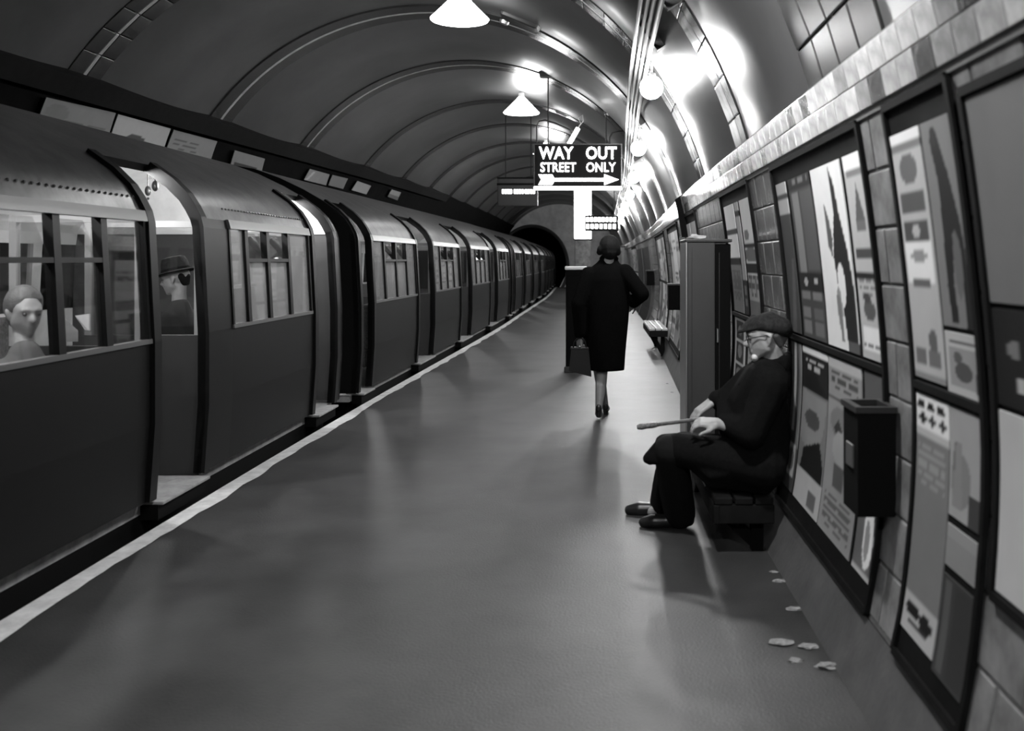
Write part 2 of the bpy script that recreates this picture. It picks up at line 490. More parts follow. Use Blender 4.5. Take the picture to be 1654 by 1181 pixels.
# ------------------------------------------------------------------ lamps
def globe_lamp(y, where):
    c = Vector((.44+bend(y), y, 2.90)); a0 = math.degrees(math.asin((3.16-ZC)/RR)); top = V(y, a0, .0)
    t = thing('globe_lamp', 'white globe lamp on a bracket, '+where, 'lamp', top, 0, 'globe lamps along the vault')
    b = MB()
    pts = [top, top+Vector((-.05, 0, .02)), Vector((c.x+.06, y, 3.19)), Vector((c.x+.012, y, 3.15)), Vector((c.x, y, 3.08)), Vector((c.x, y, 3.0))]
    b.tube([p-top for p in pts], .013, 8); b.build('bracket', m_conduit, t)
    MB().lathe([(.001, .0), (.05, 0), (.05, .02), (.001, .02)], (0, 0, 0), 14, Matrix.Rotation(R_(-60), 4, 'Y')).build('wall_rose', m_iron, t)
    MB().lathe([(.001, .12), (.035, .12), (.045, .075), (.001, .075)], c-top, 16).build('gallery', m_iron, t)
    MB().sphere(c-top, .098, 20, 12).build('globe', m_glob, t)
for y, wh in ((8.3, 'nearest in view, right of the sign'), (12.8, 'second one, just beyond the nearest globe'),
              (17.3, 'third one, glowing beside the hanging sign'), (21.8, 'fourth one, low in the glare'), (26.3, 'fifth one, far down the platform'),
              (31.5, 'sixth one, far down the platform'), (37.0, 'seventh one, near the end wall'), (44.0, 'last one, close to the end wall')):
    globe_lamp(y, wh)
def added_wash(y, where):                         # unseen lights added to brighten the poster wall
    c = Vector((.10, y, 3.10)); a0 = math.degrees(math.asin((3.52-ZC)/RR)); top = V(y, a0)
    t = thing('added_wash_light', 'added unseen dish light tilted towards the poster wall, '+where, 'lamp', top, 0, 'added lights over the posters')
    ax = Matrix.Rotation(R_(-50), 4, 'Y')        # dish opens down and towards the wall
    MB().tube([Vector((0, 0, 0)), Vector((-.10, 0, .02)), (c-top)+ax.to_3x3() @ Vector((0, 0, .16)), (c-top)+ax.to_3x3() @ Vector((0, 0, .10))], .012, 8).build('bracket', m_iron, t)
    MB().lathe([(.24, .025), (.245, .03), (.19, .06), (.10, .09), (.04, .105), (.001, .106)], c-top, 32, ax).lathe([(.24, .025), (.185, .052), (.10, .084), (.001, .098)], c-top, 32, ax).build('dish', m_iron, t)  # opaque shade, shaped to keep the added light off the track side
    MB().sphere(c-top, .075, 20, 12).build('globe', m_wash, t)
for y, wh in ((-.6, 'behind the viewer'), (3.6, 'out above the frame')): added_wash(y, wh)
def cone_lamp(y, where):
    x = -1.52+bend(y); zb = 4.02
    zt = ZC+math.sqrt(RR**2-(x-XC-bend(y))**2)
    t = thing('pendant_lamp', 'white cone-shaped ceiling lamp, '+where, 'lamp', (x, y, zt), 0, 'cone lamps along the crown')
    MB().lathe([(.305, zb-zt), (.315, zb-zt+.015), (.20, zb-zt+.13), (.085, zb-zt+.25), (.05, zb-zt+.29)], (0, 0, 0), 32).lathe([(.305, zb-zt), (.15, zb-zt-.022), (.002, zb-zt-.03)], (0, 0, 0), 32).build('shade', m_cone, t)
    MB().lathe([(.001, zb-zt+.36), (.05, zb-zt+.36), (.055, zb-zt+.285), (.001, zb-zt+.285)], (0, 0, 0), 16).build('cap', m_conduit, t)
    MB().tube([(0, 0, zb-zt+.35), (0, 0, .0)], .016, 8).build('stem', m_iron, t)
for y, wh in ((10.6, 'large at the top edge of the picture'), (17.3, 'above the left end of the hanging sign'),
              (24.0, 'half hidden behind the hanging sign')):
    cone_lamp(y, wh)
# conduits on the vault
for i, (deg, r, v) in enumerate(((34.2, .018, 'outermost and thickest'), (35.4, .014, 'second from the wall side'), (36.4, .014, 'third from the wall side'), (37.6, .018, 'nearest the crown'))):
    mb = MB(); mb.tube([V(u, deg, .15) for u in yr(-3, 40, .8)], r, 8)
    tag(mb.build('conduit', m_conduit), 'pale metal cable conduit along the vault, '+v, 'conduit', 'conduits on the vault')
for sad, y in enumerate((4.7, 6.2, 7.4, 9.4, 11.5, 13.6, 15.7, 17.8)):
    mb = MB(); mb.slab(lambda u, v, t: V(u, v, t), [y-.03, y+.03], frange(33.2, 38.6, 6), .0, .135)
    o = mb.build('conduit_saddle', m_iron)
    tag(o, 'dark saddle block under the conduits, %s from the top of the picture' % ('first', 'second', 'third', 'fourth', 'fifth', 'sixth', 'seventh', 'eighth')[sad], 'bracket', 'saddles under the conduits')

# ------------------------------------------------------------------ hanging signs
def text_mesh(s, width, height, bold=.02):
    cu = bpy.data.curves.new('t', 'FONT'); cu.body = s; cu.size = 1; cu.offset = bold; cu.extrude = .006
    cu.resolution_u = 3; cu.space_character = 1.04
    o = bpy.data.objects.new('t', cu); C.objects.link(o)
    dg = bpy.context.evaluated_depsgraph_get(); me = bpy.data.meshes.new_from_object(o.evaluated_get(dg))
    bpy.data.objects.remove(o); bpy.data.curves.remove(cu)
    xs = [v.co.x for v in me.vertices]; ys = [v.co.y for v in me.vertices]
    x0, x1, y0, y1 = min(xs), max(xs), min(ys), max(ys)
    for v in me.vertices:
        x = (v.co.x-x0)/(x1-x0)*width; z = (v.co.y-y0)/(y1-y0)*height
        v.co = Vector((x, -v.co.z, z))
    me.materials.clear(); return me
DS = 14.8; k = DS/F
def SX(px): return (px-VX)*k
def SZ(py): return CH-(py-VY)*k
sg = thing('hanging_sign', 'black illuminated sign reading WAY OUT STREET ONLY with a long arrow', 'sign', (SX(933), DS, SZ(300)))
def loc(px, py, dy=0.0): return Vector((SX(px)-SX(933), dy, SZ(py)-SZ(300)))
a, b = loc(862, 300.5), loc(1005, 232)
MB().bevbox(a.x, b.x, 0, .16, a.z, b.z, .012).build('box', m_black, sg)
fr = MB(); e = .018
fr.box(a.x, b.x, -.012, 0, b.z-e, b.z).box(a.x, a.x+e, -.012, 0, a.z, b.z-e).box(b.x-e, b.x, -.012, 0, a.z, b.z-e)
fr.build('rim', m_iron, sg)
MB().bevbox(a.x-.0, b.x, -.005, .165, loc(0, 306).z, a.z-.004, .008).build('light_tube', m_tube, sg)
for s, x0, x1, y0, y1, bo in (('WAY OUT', 870.5, 996, 237, 257.5, .024), ('STREET ONLY', 873, 994.5, 262.5, 278, .014)):
    words = s.split(' '); 
    tm = text_mesh(s.replace(' ', '   '), SX(x1)-SX(x0), SZ(y0)-SZ(y1), bo)
    o = link('lettering', tm, m_sign, sg); o.location = loc(x0, y1, -.012)
ar = MB()
def poly(mb, pts, y0=-.016, y1=-.002):
    n = len(mb.v); m = len(pts)
    for yy in (y0, y1):
        for (px, py) in pts:
            q = loc(px, py); mb.v.append(Vector((q.x, yy, q.z)))
    mb.f.append(tuple(n+i for i in range(m))); mb.f.append(tuple(n+m+i for i in reversed(range(m))))
    for i in range(m): mb.f.append((n+i, n+m+i, n+m+(i+1) % m, n+(i+1) % m))
poly(ar, [(888, 287.6), (977, 287.6), (977, 293), (888, 293)])
poly(ar, [(976, 281.6), (999.5, 290.3), (976, 299)])
for q in range(3):
    x = 869.5+q*8
    poly(ar, [(x, 282), (x+6.6, 282), (x+11, 289.9), (x+4.4, 289.9)]); poly(ar, [(x+4.4, 290.7), (x+11, 290.7), (x+6.6, 298.8), (x, 298.8)])
ar.build('arrow', m_sign, sg)
for px, deg in ((885, None), (979, None)):
    x = SX(px); zt = ZC+math.sqrt(RR**2-(x-XC-bend(DS))**2)
    q = Vector((x-SX(933), .08, 0))
    MB().tube([(q.x, .08, SZ(232)-SZ(300)-.005), (q.x, .08, zt-SZ(300)+.01)], .011, 8).build('hanger_rod', m_iron, sg)
    MB().bevbox(q.x-.13 if px < 900 else q.x-.03, q.x+.13 if px < 900 else q.x+.03, -.02, .16, zt-SZ(300)-.09, zt-SZ(300)-.0, .01).build('ceiling_plate', m_iron, sg)
# cable arms that feed the sign
def pipe(name, pts, r, mat, label, cat='cable'):
    return tag(MB().tube(pts, r, 8).build(name, mat), label, cat)
pipe('feed_pipe', [PX(984, 231, DS+.1), PX(984.5, 222, DS+.1), PX(989, 215, DS+.1), PX(1000, 212, DS+.1), PX(1015, 211, DS+.1), PX(1030, 208, DS+.1)], .013, m_iron, 'dark bent pipe from the conduits to the right end of the sign', 'pipe')
pipe('feed_pipe', [PX(867, 231, DS+.3), PX(867, 203, DS+.3), PX(871, 196, DS+.3), PX(880, 194, DS+.3), PX(897, 199, DS+.4), PX(915, 207, DS+.5), PX(926, 213, DS+.6)], .012, m_iron, 'dark bent pipe looping over the left end of the sign', 'pipe')
# small glowing tube above the sign
tl_ = thing('glow_tube', 'small glowing tube slanting up behind the sign', 'lamp', PX(919, 233, 15.4))
o0 = PX(919, 233, 15.4)
MB().tube([Vector((0, 0, 0)), PX(934, 207, 15.4)-o0], .035, 10).build('tube', EM('small_tube', 8), tl_)
MB().tube([PX(934, 207, 15.4)-o0, PX(938, 199, 15.4)-o0, PX(934, 191, 15.4)-o0, PX(941, 186, 15.4)-o0, PX(942, 196, 15.5)-o0, PX(936, 203, 15.5)-o0], .008, 6).build('wire', m_conduit, tl_)
MB().bevbox(-.06, .06, -.02, .04, -.07, .0, .01).build('holder', m_iron, tl_)
# second, dark describer box hung on two rods
DD = 20.0; kd = DD/F
t = thing('train_describer', 'dark hanging box with a row of small white letters, left of the sign', 'sign', PX(836, 333, DD))
wd, hd = 65*kd, 45*kd
MB().bevbox(-wd/2, wd/2, 0, .2, 0, hd, .015).build('box', M('describer_box', .035, .5), t)
MB().box(-wd/2-.01, wd/2+.01, -.02, .21, hd-.14, hd-.1).box(-wd/2-.01, wd/2+.01, -.02, .21, hd-.005, hd+.02).build('rim', m_black, t)
lt = MB()
for gx in (-25, -6, 12):
    for q in range(4):
        x = (gx+q*4.2)*kd; lt.bevbox(x, x+3.4*kd, -.012, .002, 20*kd, 27*kd, .008)
lt.build('lettering', m_sign, t)
for px in (816, 857):
    x = (px-836)*kd; zt = ZC+math.sqrt(RR**2-((px-VX)*kd-XC-bend(DD))**2)-t.location.z
    MB().tube([(x, .1, hd), (x, .1, zt+.01)], .010, 6).build('hanger_rod', m_iron, t)
# third sign far away
DT = 28.0; kt = DT/F
t = thing('platform_sign', 'small lit sign far down the platform above the walking woman', 'sign', PX(972, 373, DT))
MB().bevbox(-27*kt, 27*kt, 0, .15, 0, 25*kt, .02).build('box', m_black, t)
lt = MB()
for r, (z0, n, wq) in enumerate(((14.5, 8, 6), (3.5, 7, 6.4))):
    for q in range(n):
        x = (-25+q*(50/n))*kt; lt.bevbox(x, x+wq*kt*.72, -.015, .002, z0*kt, (z0+7.5)*kt, .01)
lt.build('lettering', m_sign, t)
MB().tube([(-20*kt, .07, 25*kt), (-20*kt, .07, 1.55)], .012, 6).build('hanger_rod', m_iron, t)
MB().tube([(20*kt, .07, 25*kt), (20*kt, .07, 1.25)], .012, 6).build('hanger_rod', m_iron, t)
# fittings on the vault
def vault_fit(px, py, name, label, fn):
    y, th = vaultP(px, py); p = V(y, th)
    t = thing(name, label, 'fitting', p); fn(t, th, y); return t
def spk(t, th, y):
    m = Matrix.Rotation(R_(90-th), 4, 'Y')
    MB().bevbox(-.24, .24, -.13, .13, -.13, -.005, .04, m).build('housing', m_iron, t)
    MB().lathe([(.001, -.16), (.05, -.155), (.06, -.12), (.001, -.12)], (-.16, -.1, 0), 14, m).build('lamp_lens', m_metal, t)
vault_fit(845, 22, 'ceiling_fitting', 'dark oblong fitting on the crown of the vault near the top edge', spk)
def oval(t, th, y):
    m = Matrix.Rotation(R_(90-th), 4, 'Y') @ Matrix.Diagonal((1.5, 1, 1, 1))
    MB().lathe([(.001, -.06), (.07, -.06), (.09, -.03), (.12, -.03), (.13, 0)], (0, 0, 0), 20, m).build('bowl', m_metal, t)
    MB().lathe([(.13, -.0), (.15, -.025), (.16, 0)], (0, 0, 0), 20, m).build('rim', m_iron, t)
vault_fit(908, 181, 'oval_fitting', 'small oval bulkhead fitting on the vault above the sign', oval)

# ------------------------------------------------------------------ the train
TX = -2.46
PROF = [(-.03, .12), (0, .55), (0, 1.0), (-.035, 1.66), (-.05, 1.72), (-.085, 1.79), (-.13, 1.86), (-.22, 1.95), (-.36, 2.05), (-.55, 2.16), (-.80, 2.28), (-1.05, 2.37), (-1.3, 2.41)]
GUT, CUT = 4, 8
def sx(z): return linterp([(b, a) for a, b in PROF[:6]], z)
def prof_in(off):
    out = []
    for i, (x, z) in enumerate(PROF):
        a = PROF[max(i-1, 0)]; b = PROF[min(i+1, len(PROF)-1)]
        t = Vector((b[0]-a[0], b[1]-a[1])).normalized(); n = Vector((-t.y, t.x))
        if n.x > 0: n = -n
        if i >= len(PROF)-2: n = Vector((0, -1))
        out.append((x+n.x*off, z+n.y*off))
    return out
PIN = prof_in(.05)
def mirror(p): return [(-2.6-x, z) for x, z in reversed(p[:-1])]
def full(p, i0): return p[i0:]+mirror(p)[:len(p)-1-GUT]
def train_car(y0, y1, layout, label, lit, bulbs, detail=True):
    ym = (y0+y1)/2
    car = thing('tube_car', label, 'train car', (TX+bend(ym), ym, 0), -math.atan((bend(y1)-bend(y0))/(y1-y0)), 'cars of the tube train')
    L = lambda y: y-ym
    roof, lin = MB(), MB()
    def loft(mb, prof, a, b):
        mb.grid(lambda u, v: (prof[v][0], u, prof[v][1]), yr(a, b, 1.2), list(range(len(prof))))
    ends = [(y0, layout[0][1])]+[(layout[i][2], layout[i+1][1]) for i in range(len(layout)-1)]+[(layout[-1][2], y1)]
    for a, b in ends:
        if b-a > .005:
            loft(roof, full(PROF, GUT), L(a), L(b)); loft(lin, full(PIN, GUT), L(a), L(b))
            pm = MB(); pm.slab(lambda u, v, t: (sx(v)-t, u, v), [L(a), L(b)], [.12, .55, 1.0, 1.66, 1.72], 0, .05)
            pm.build('door_post', m_frame, car)
    for seg in layout:
        kd, a, b = seg[:3]; a, b = L(a), L(b)
        if kd == 'bay':
            loft(roof, full(PROF, GUT), a, b); loft(lin, full(PIN, GUT), a, b)
            pm = MB(); pm.slab(lambda u, v, t: (sx(v)-t, u, v), [a, b], [.12, .3, .55, .8, 1.0], 0, .045)
            pm.build('side_panel', m_body, car)
            st = MB(); st.slab(lambda u, v, t: (sx(v)+t, u, v), [a, b], [.995, 1.02], -.03, .012); st.build('sill', m_strip, car)
            st = MB(); st.slab(lambda u, v, t: (sx(v)+t, u, v), [a, b], [1.665, 1.69, 1.725], -.03, .022); st.build('gutter', m_strip, car)
            bars = [a]+[L(q) for q, _ in seg[3]]+[b]
            kinds = [seg[4]]+[kk for _, kk in seg[3]]
            for q in bars:
                q0, q1 = max(a, q-.03), min(b, q+.03)
                fr = MB(); fr.slab(lambda u, v, t: (sx(v)+t, u, v), [q0, q1], [1.02, 1.35, 1.665], -.04, .008); fr.build('window_bar', m_frame if lit else m_body, car)
            for (p, q), kk in zip(zip(bars, bars[1:]), kinds):
                if kk == 'w':
                    fr = MB(); fr.slab(lambda u, v, t: (sx(v)+t, u, v), [p+.03, q-.03], [1.44, 1.465], -.04, .006); fr.build('transom', m_frame if lit else m_body, car)
            for (p, q), kk in zip(zip(bars, bars[1:]), kinds):
                top = 1.44 if kk == 'w' else 1.665
                pn = MB(); pn.slab(lambda u, v, t: (sx(v)-t, u, v), [p+.03, q-.03], [1.02, top], .012, .018); pn.build('window_pane', m_glass if p < L(5.6) and lit else m_hazy, car)
                if kk == 'w':
                    pn = MB(); pn.slab(lambda u, v, t: (sx(1.46)-.01-(v-1.465)*.42-t, u, v), [p+.04, q-.04], [1.465, 1.65], 0, .006); pn.build('hopper_pane', m_glass, car)
        else:
            loft(roof, full(PROF, CUT), a, b); loft(lin, full(PIN, CUT), a, b)
            # head of the opening closes outer skin to lining
            hd = MB(); hd.quad((PROF[CUT][0], a, PROF[CUT][1]), (PROF[CUT][0], b, PROF[CUT][1]), (PIN[CUT][0], b, PIN[CUT][1]), (PIN[CUT][0], a, PIN[CUT][1]))
            hd.build('door_head', m_frame, car)
            for q, sgn in ((a, -1), (b, 1)):
                pts = PROF[:CUT+1]; pin = PIN[:CUT+1]
                df = MB()
                n = len(pts)
                rows = []
                for off, side in ((.022, 0), (.022, 1), (-.05, 1), (-.05, 0)):
                    pp = prof_in(-off) if off > 0 else PIN
                    rows.append([Vector((pp[i][0], q+sgn*(.085 if side == 0 else 0.0), pp[i][1])) for i in range(n)])
                for r in range(4):
                    A, B = rows[r], rows[(r+1) % 4]
                    for i in range(n-1): df.quad(A[i], A[i+1], B[i+1], B[i])
                df.quad(rows[0][-1], rows[1][-1], rows[2][-1], rows[3][-1])
                df.build('door_frame', m_frame, car, smooth=False)
            th = MB(); th.bevbox(-.16, .03, a, b, .085, .105, .006); th.build('threshold', m_tfloor, car)
            sb = MB(); sb.box(-.10, .0, a, b, .0, .084); sb.build('solebar', m_matte, car)
    # bring roof edge and lining together
    roof.build('roof', m_roof, car, smooth=True); lin.build('ceiling_lining', m_cream, car, smooth=True)
    fl = MB(); fl.box(-2.50, -.10, L(y0)+.02, L(y1)-.02, .03, .095); fl.build('car_floor', m_tfloor, car)
    fs = MB()
    fs.slab(lambda u, v, t: (-2.6-sx(v)+t, u, v), [L(y0), L(y1)], [.12, .55, 1.0], 0, .05)
    fs.slab(lambda u, v, t: (-2.6-sx(v)+t, u, v), [L(y0), L(y1)], [1.6, 1.72], 0, .05)
    q = y0
    while q < y1-.1:
        fs.slab(lambda u, v, t: (-2.6-sx(v)+t, u, v), [L(q), min(L(q)+.14, L(y1))], [1.0, 1.6], 0, .05); q += .72
    fs.build('far_side', m_cream, car)
    fg = MB(); fg.slab(lambda u, v, t: (-2.6-sx(v)+t, u, v), [L(y0), L(y1)], [1.0, 1.6], .02, .026); fg.build('far_window', m_glass, car)
    for q, s_ in ((y0, 1), (y1, -1)):
        ew = MB(); pts = PROF+mirror(PROF)
        ew.v += [Vector((x, L(q), z)) for x, z in pts]+[Vector((x, L(q)+s_*.05, z)) for x, z in pts]
        m = len(pts)
        ew.f.append(tuple(range(m))); ew.f.append(tuple(range(2*m-1, m-1, -1)))
        for i in range(m): ew.f.append((i, (i+1) % m, m+(i+1) % m, m+i))
        ew.build('end_wall', m_body, car)
        el = MB(); pi_ = PIN+mirror(PIN); el.v += [Vector((x, L(q)+s_*.06, z)) for x, z in pi_]+[Vector((x, L(q)+s_*.075, z)) for x, z in pi_]; m = len(pi_)
        el.f.append(tuple(range(m))); el.f.append(tuple(range(2*m-1, m-1, -1))); el.build('end_lining', M('end_panel', .035, .6), car)
        eu = MB(); iu = [(x, max(z, 1.70)) for x, z in PIN[3:]+mirror(PIN)[:len(PIN)-4]]; eu.v += [Vector((x, L(q)+s_*.08, z)) for x, z in iu]+[Vector((x, L(q)+s_*.09, z)) for x, z in iu]; m = len(iu)
        eu.f.append(tuple(range(m))); eu.f.append(tuple(range(2*m-1, m-1, -1))); eu.build('end_head_lining', m_cream, car)
    uf = MB(); uf.box(-2.5, -.1, L(y0)+.3, L(y1)-.3, -.5, .03); uf.build('underframe', m_matte, car)
    for q in bulbs:
        b_ = MB(); b_.sphere((-.46, L(q), 2.02), .035, 12, 8); bo = b_.build('bulb', m_bulb, car)
        h = MB(); h.lathe([(.001, 2.085), (.03, 2.085), (.035, 2.06), (.02, 2.05), (.001, 2.05)], (-.46, L(q), 0), 12); h.build('bulb_holder', m_cream, bo)
    return car, L
def bay(a, b):
    n = 4; wq = (b-a)
    return ('bay', a, b, [(a+wq*.24, 'w'), (a+wq*.5, 'w'), (a+wq*.76, 'p')], 'p')
carA, LA = train_car(-6.4, 9.5, [('door', 1.2, 2.5), ('bay', 2.6, 5.44, [(3.2, 'w'), (3.78, 'w'), (4.54, 'w'), (4.98, 'p')], 'p'), ('door', 5.53, 6.20),
                                 ('bay', 6.66, 8.5, [(6.99, 'w'), (7.44, 'w'), (7.94, 'p')], 'p'), ('door', 8.62, 9.25)],
                     'nearest car of the tube train, with the open lit doorway', True, (3.4, 4.6, 5.92, 7.4, 8.9))
starts = [9.9, 25.35, 40.8]
names = ['second car of the tube train, beyond the dark gap', 'third car of the tube train, further down the platform', 'farthest car of the tube train, entering the tunnel mouth']
cars = []
for s_, nm in zip(starts, names):
    lay = [('door', s_+.12, s_+.58), bay(s_+.68, s_+2.95), ('door', s_+3.05, s_+4.15), bay(s_+4.25, s_+6.55), ('door', s_+6.65, s_+7.85), bay(s_+7.95, s_+10.5),
           ('door', s_+10.6, s_+11.8), bay(s_+11.9, s_+14.2), ('door', s_+14.3, s_+14.85)]
    cars.append(train_car(s_, s_+15.05, lay, nm, False, (s_+1.8, s_+5.4, s_+9.2, s_+13.0)))
# draught screens, seats, poles inside the cars
def screen(car, y, glass=True):
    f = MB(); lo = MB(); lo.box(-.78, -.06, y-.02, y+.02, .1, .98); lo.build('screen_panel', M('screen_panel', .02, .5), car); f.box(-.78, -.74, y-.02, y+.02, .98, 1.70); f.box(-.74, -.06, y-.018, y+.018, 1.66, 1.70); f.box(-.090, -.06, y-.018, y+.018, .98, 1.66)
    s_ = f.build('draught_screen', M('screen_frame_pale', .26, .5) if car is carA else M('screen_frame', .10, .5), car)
    g = MB(); g.box(-.74, -.09, y-.004, y+.004, .98, 1.66); g.build('screen_glass', m_screen, s_)
def seat(car, ya, yb):
    s_ = MB(); s_.bevbox(-.62, -.09, ya, yb, .3, .52, .04); st = s_.build('seat', m_seat, car)
    b_ = MB(); b_.bevbox(-.16, -.07, ya, yb, .5, .98, .03); b_.build('seat_back', m_seat, st)
    s_ = MB(); s_.bevbox(-2.5, -2.0, ya, yb, .3, .52, .04); st = s_.build('seat', m_seat, car)
    b_ = MB(); b_.bevbox(-2.52, -2.43, ya, yb, .5, .98, .03); b_.build('seat_back', m_seat, st)
screen(carA, LA(6.26)); screen(carA, LA(5.46)); screen(carA, LA(8.55)); seat(carA, LA(2.7), LA(5.4)); seat(carA, LA(6.4), LA(8.45))
MB().tube([(-1.25, LA(6.1), .1), (-1.25, LA(6.1), 2.36)], .018, 8).build('grab_pole', m_metal, carA)
MB().tube([(-.8, LA(5.5), 1.86), (-.8, LA(6.25), 1.86)], .014, 8).build('grab_rail', m_metal, carA)
for q in (5.85, 6.3, 7.1, 7.6):
    for xx in (-.72, -1.0):
        sp = MB(); sp.tube([(xx, LA(q), 2.19), (xx, LA(q), 2.02)], .006, 6); so = sp.build('strap', m_iron, carA)
        kn = MB(); kn.sphere((xx, LA(q), 1.985), .03, 10, 8, (.8, .8, 1.3)); kn.build('strap_knob', m_iron, so)
ad = MB(); ad.box(-2.44, -2.42, LA(6.9), LA(7.6), 1.64, 1.9); ad.build('car_card', M('car_card', .15, .5), carA)
dp = MB(); dp.box(-.9, -.5, LA(8.49), LA(8.52), 1.72, 1.86); dp.build('notice', M('notice', .12, .5), carA)
for (cr, LL), s_ in zip(cars, starts):
    for q in (3.0, 6.6, 10.55, 14.25): screen(cr, LL(s_+q)-.0)
    for q in (4.2, 7.9, 11.85): screen(cr, LL(s_+q))
    for a, b in ((.75, 2.9), (4.3, 6.5), (8.0, 10.4), (12.0, 14.1)): seat(cr, LL(s_+a), LL(s_+b))
# rivets along the near shoulder
rv = MB()
for q in frange(2.7, 5.6, 48): rv.sphere((-.088, LA(q), 1.80), .008, 6, 4)
for q in frange(6.7, 8.5, 30): rv.sphere((-.088, LA(q), 1.80), .008, 6, 4)
tag(rv.build('rivets', m_roof, carA), kind='stuff')

# ------------------------------------------------------------------ posters
def print_mat():
    if 'poster_print' in MATS: return MATS['poster_print']
    m = bpy.data.materials.new('poster_print'); m.use_nodes = True; nt = m.node_tree; b = nt.nodes['Principled BSDF']
    a = nt.nodes.new('ShaderNodeVertexColor'); a.layer_name = 'print'
    n = nt.nodes.new('ShaderNodeTexNoise'); n.inputs['Scale'].default_value = 9; n.inputs['Detail'].default_value = 5
    mx = nt.nodes.new('ShaderNodeMix'); mx.data_type = 'RGBA'; mx.blend_type = 'MULTIPLY'; mx.inputs[0].default_value = .15
    tc = nt.nodes.new('ShaderNodeTexCoord'); nt.links.new(tc.outputs['Object'], n.inputs['Vector'])
    nt.links.new(a.outputs[0], mx.inputs[6]); nt.links.new(n.outputs['Fac'], mx.inputs[7]); nt.links.new(mx.outputs[2], b.inputs['Base Color'])
    b.inputs['Roughness'].default_value = .55; b.inputs['Specular IOR Level'].default_value = .2
    MATS['poster_print'] = m; return m
def inpoly(u, v, pts):
    c = False; j = len(pts)-1
    for i in range(len(pts)):
        if (pts[i][1] > v) != (pts[j][1] > v) and u < (pts[j][0]-pts[i][0])*(v-pts[i][1])/(pts[j][1]-pts[i][1])+pts[i][0]: c = not c
        j = i
    return c
def tone(bg, shapes, u, v):
    t = bg
    for s_ in shapes:
        k_ = s_[0]
        if k_ == 'r':
            if s_[1] <= u <= s_[3] and s_[2] <= v <= s_[4]: t = s_[5]
        elif k_ == 'e':
            if ((u-s_[1])/s_[3])**2+((v-s_[2])/s_[4])**2 <= 1: t = s_[5]
        elif k_ == 'p':
            if inpoly(u, v, s_[1]): t = s_[2]
        elif k_ == 'l':                          # rows of printed lines, broken into words
            if s_[1] <= u <= s_[3] and s_[2] <= v <= s_[4]:
                n = s_[6]; q = (v-s_[2])/(s_[4]-s_[2])*n
                if (q % 1) > .45:
                    h = math.sin(int(q)*7.31+int(u*14)*3.77)*91.7; h -= math.floor(h)
                    if h > .22: t = s_[5]
    return t
def paint(me, cols):
    at = me.color_attributes.new('print', 'FLOAT_COLOR', 'POINT')
    at.data.foreach_set('color', [c for t in cols for c in (t, t, t, 1.0)])
def poster(ya, yb, z0, z1, bg, shapes, label, nu=26, nv=60, off=.011, fn=W, group='wall posters', name='poster'):
    us = frange(0, 1, nu); vs = frange(0, 1, nv); mb = MB()
    mb.slab(lambda u, v, t: fn(lerp(ya, yb, u), lerp(z0, z1, v), t), us, vs, off, off+.004)
    me = mb.mesh(name)
    paint(me, [tone(bg, shapes, u, v) for _ in range(2) for u in us for v in vs])
    return tag(link(name, me, print_mat()), label, 'poster', group)
def board(ya, yb, z0, z1, label, posts=(), bands=()):
    mb = MB(); mb.slab(lambda u, v, t: W(u, v, t), yr(yb, ya, .3), frange(z0, z1, 14), -.004, .010)
    o = tag(mb.build('poster_board', m_black), label, 'poster board', 'black poster boards')
    for q in (ya, yb):
        s_ = MB(); s_.slab(lambda u, v, t: W(u, v, t), [q-.012, q+.012], frange(z0, z1, 14), .0, .022); s_.build('side_moulding', m_black, o)
    for zz in (z0, z1)+tuple(bands):
        s_ = MB(); s_.slab(lambda u, v, t: W(u, v, t), yr(yb, ya, .3), [zz-.012, zz+.012], .0, .022); s_.build('rail_moulding', m_black, o)
    return o
UZ0, UZ1, LZ0, LZ1 = 1.095, 1.835, .32, 1.045
board(BOARDS[0][0], BOARDS[0][1], .235, 1.925, 'wide black poster board behind the litter bin', bands=(1.07,))
board(BOARDS[1][0], BOARDS[1][1], .235, 1.925, 'black poster board to the right of the litter bin', bands=(1.07,))
board(BOARDS[2][0], BOARDS[2][1], .235, 1.925, 'black poster board beside the tall grey cabinet', bands=(1.07,))
def PY(px0, px1, z): return wallY(px0, z), wallY(px1, z)
W_, L_, G_, D_, K_ = .82, .48, .20, .06, .012
a, b = PY(1190, 1206, 1.1)
poster(a, b, UZ0, UZ1, G_, [('r', 0, .78, 1, 1, W_), ('r', 0, .73, 1, .78, D_), ('r', 0, .5, 1, .73, W_), ('r', 0, .44, 1, .5, K_), ('l', .1, .1, .9, .4, .12, 9)], 'narrow poster in three stacked sheets, just right of the grey cabinet')
a, b = PY(1208, 1214, 1.1)
poster(a, b, UZ0, UZ1, L_, [('r', 0, .88, 1, .93, K_), ('r', 0, 0, 1, .3, K_), ('r', .2, .08, .8, .14, G_), ('r', .2, .18, .8, .25, G_)], 'thin pale strip poster between two posters above the flat cap')
a, b = PY(1217, 1236, 1.1)
poster(a, b, UZ0, UZ1, W_, [('r', 0, .0, 1, .14, G_), ('r', 0, .14, 1, .36, L_), ('l', .0, .14, 1, .36, .12, 3), ('r', .2, .2, .3, .36, G_), ('r', .6, .18, .7, .34, G_), ('r', 0, .37, 1, .45, K_), ('e', .5, .53, .6, .06, G_), ('r', 0, .60, 1, .63, K_), ('e', .3, .7, .2, .05, G_)], 'bright white topped poster above the seated man\'s flat cap')
a, b = PY(1283, 1299, 1.1)
poster(a, b, UZ0, UZ1, D_, [('r', 0, .8, 1, 1, L_), ('r', 0, .9, 1, .92, D_), ('p', [(.2, 0), (.6, 0), (.9, .5), (.7, .5)], .12)], 'narrow dark poster with a pale head, left end of the wide board')
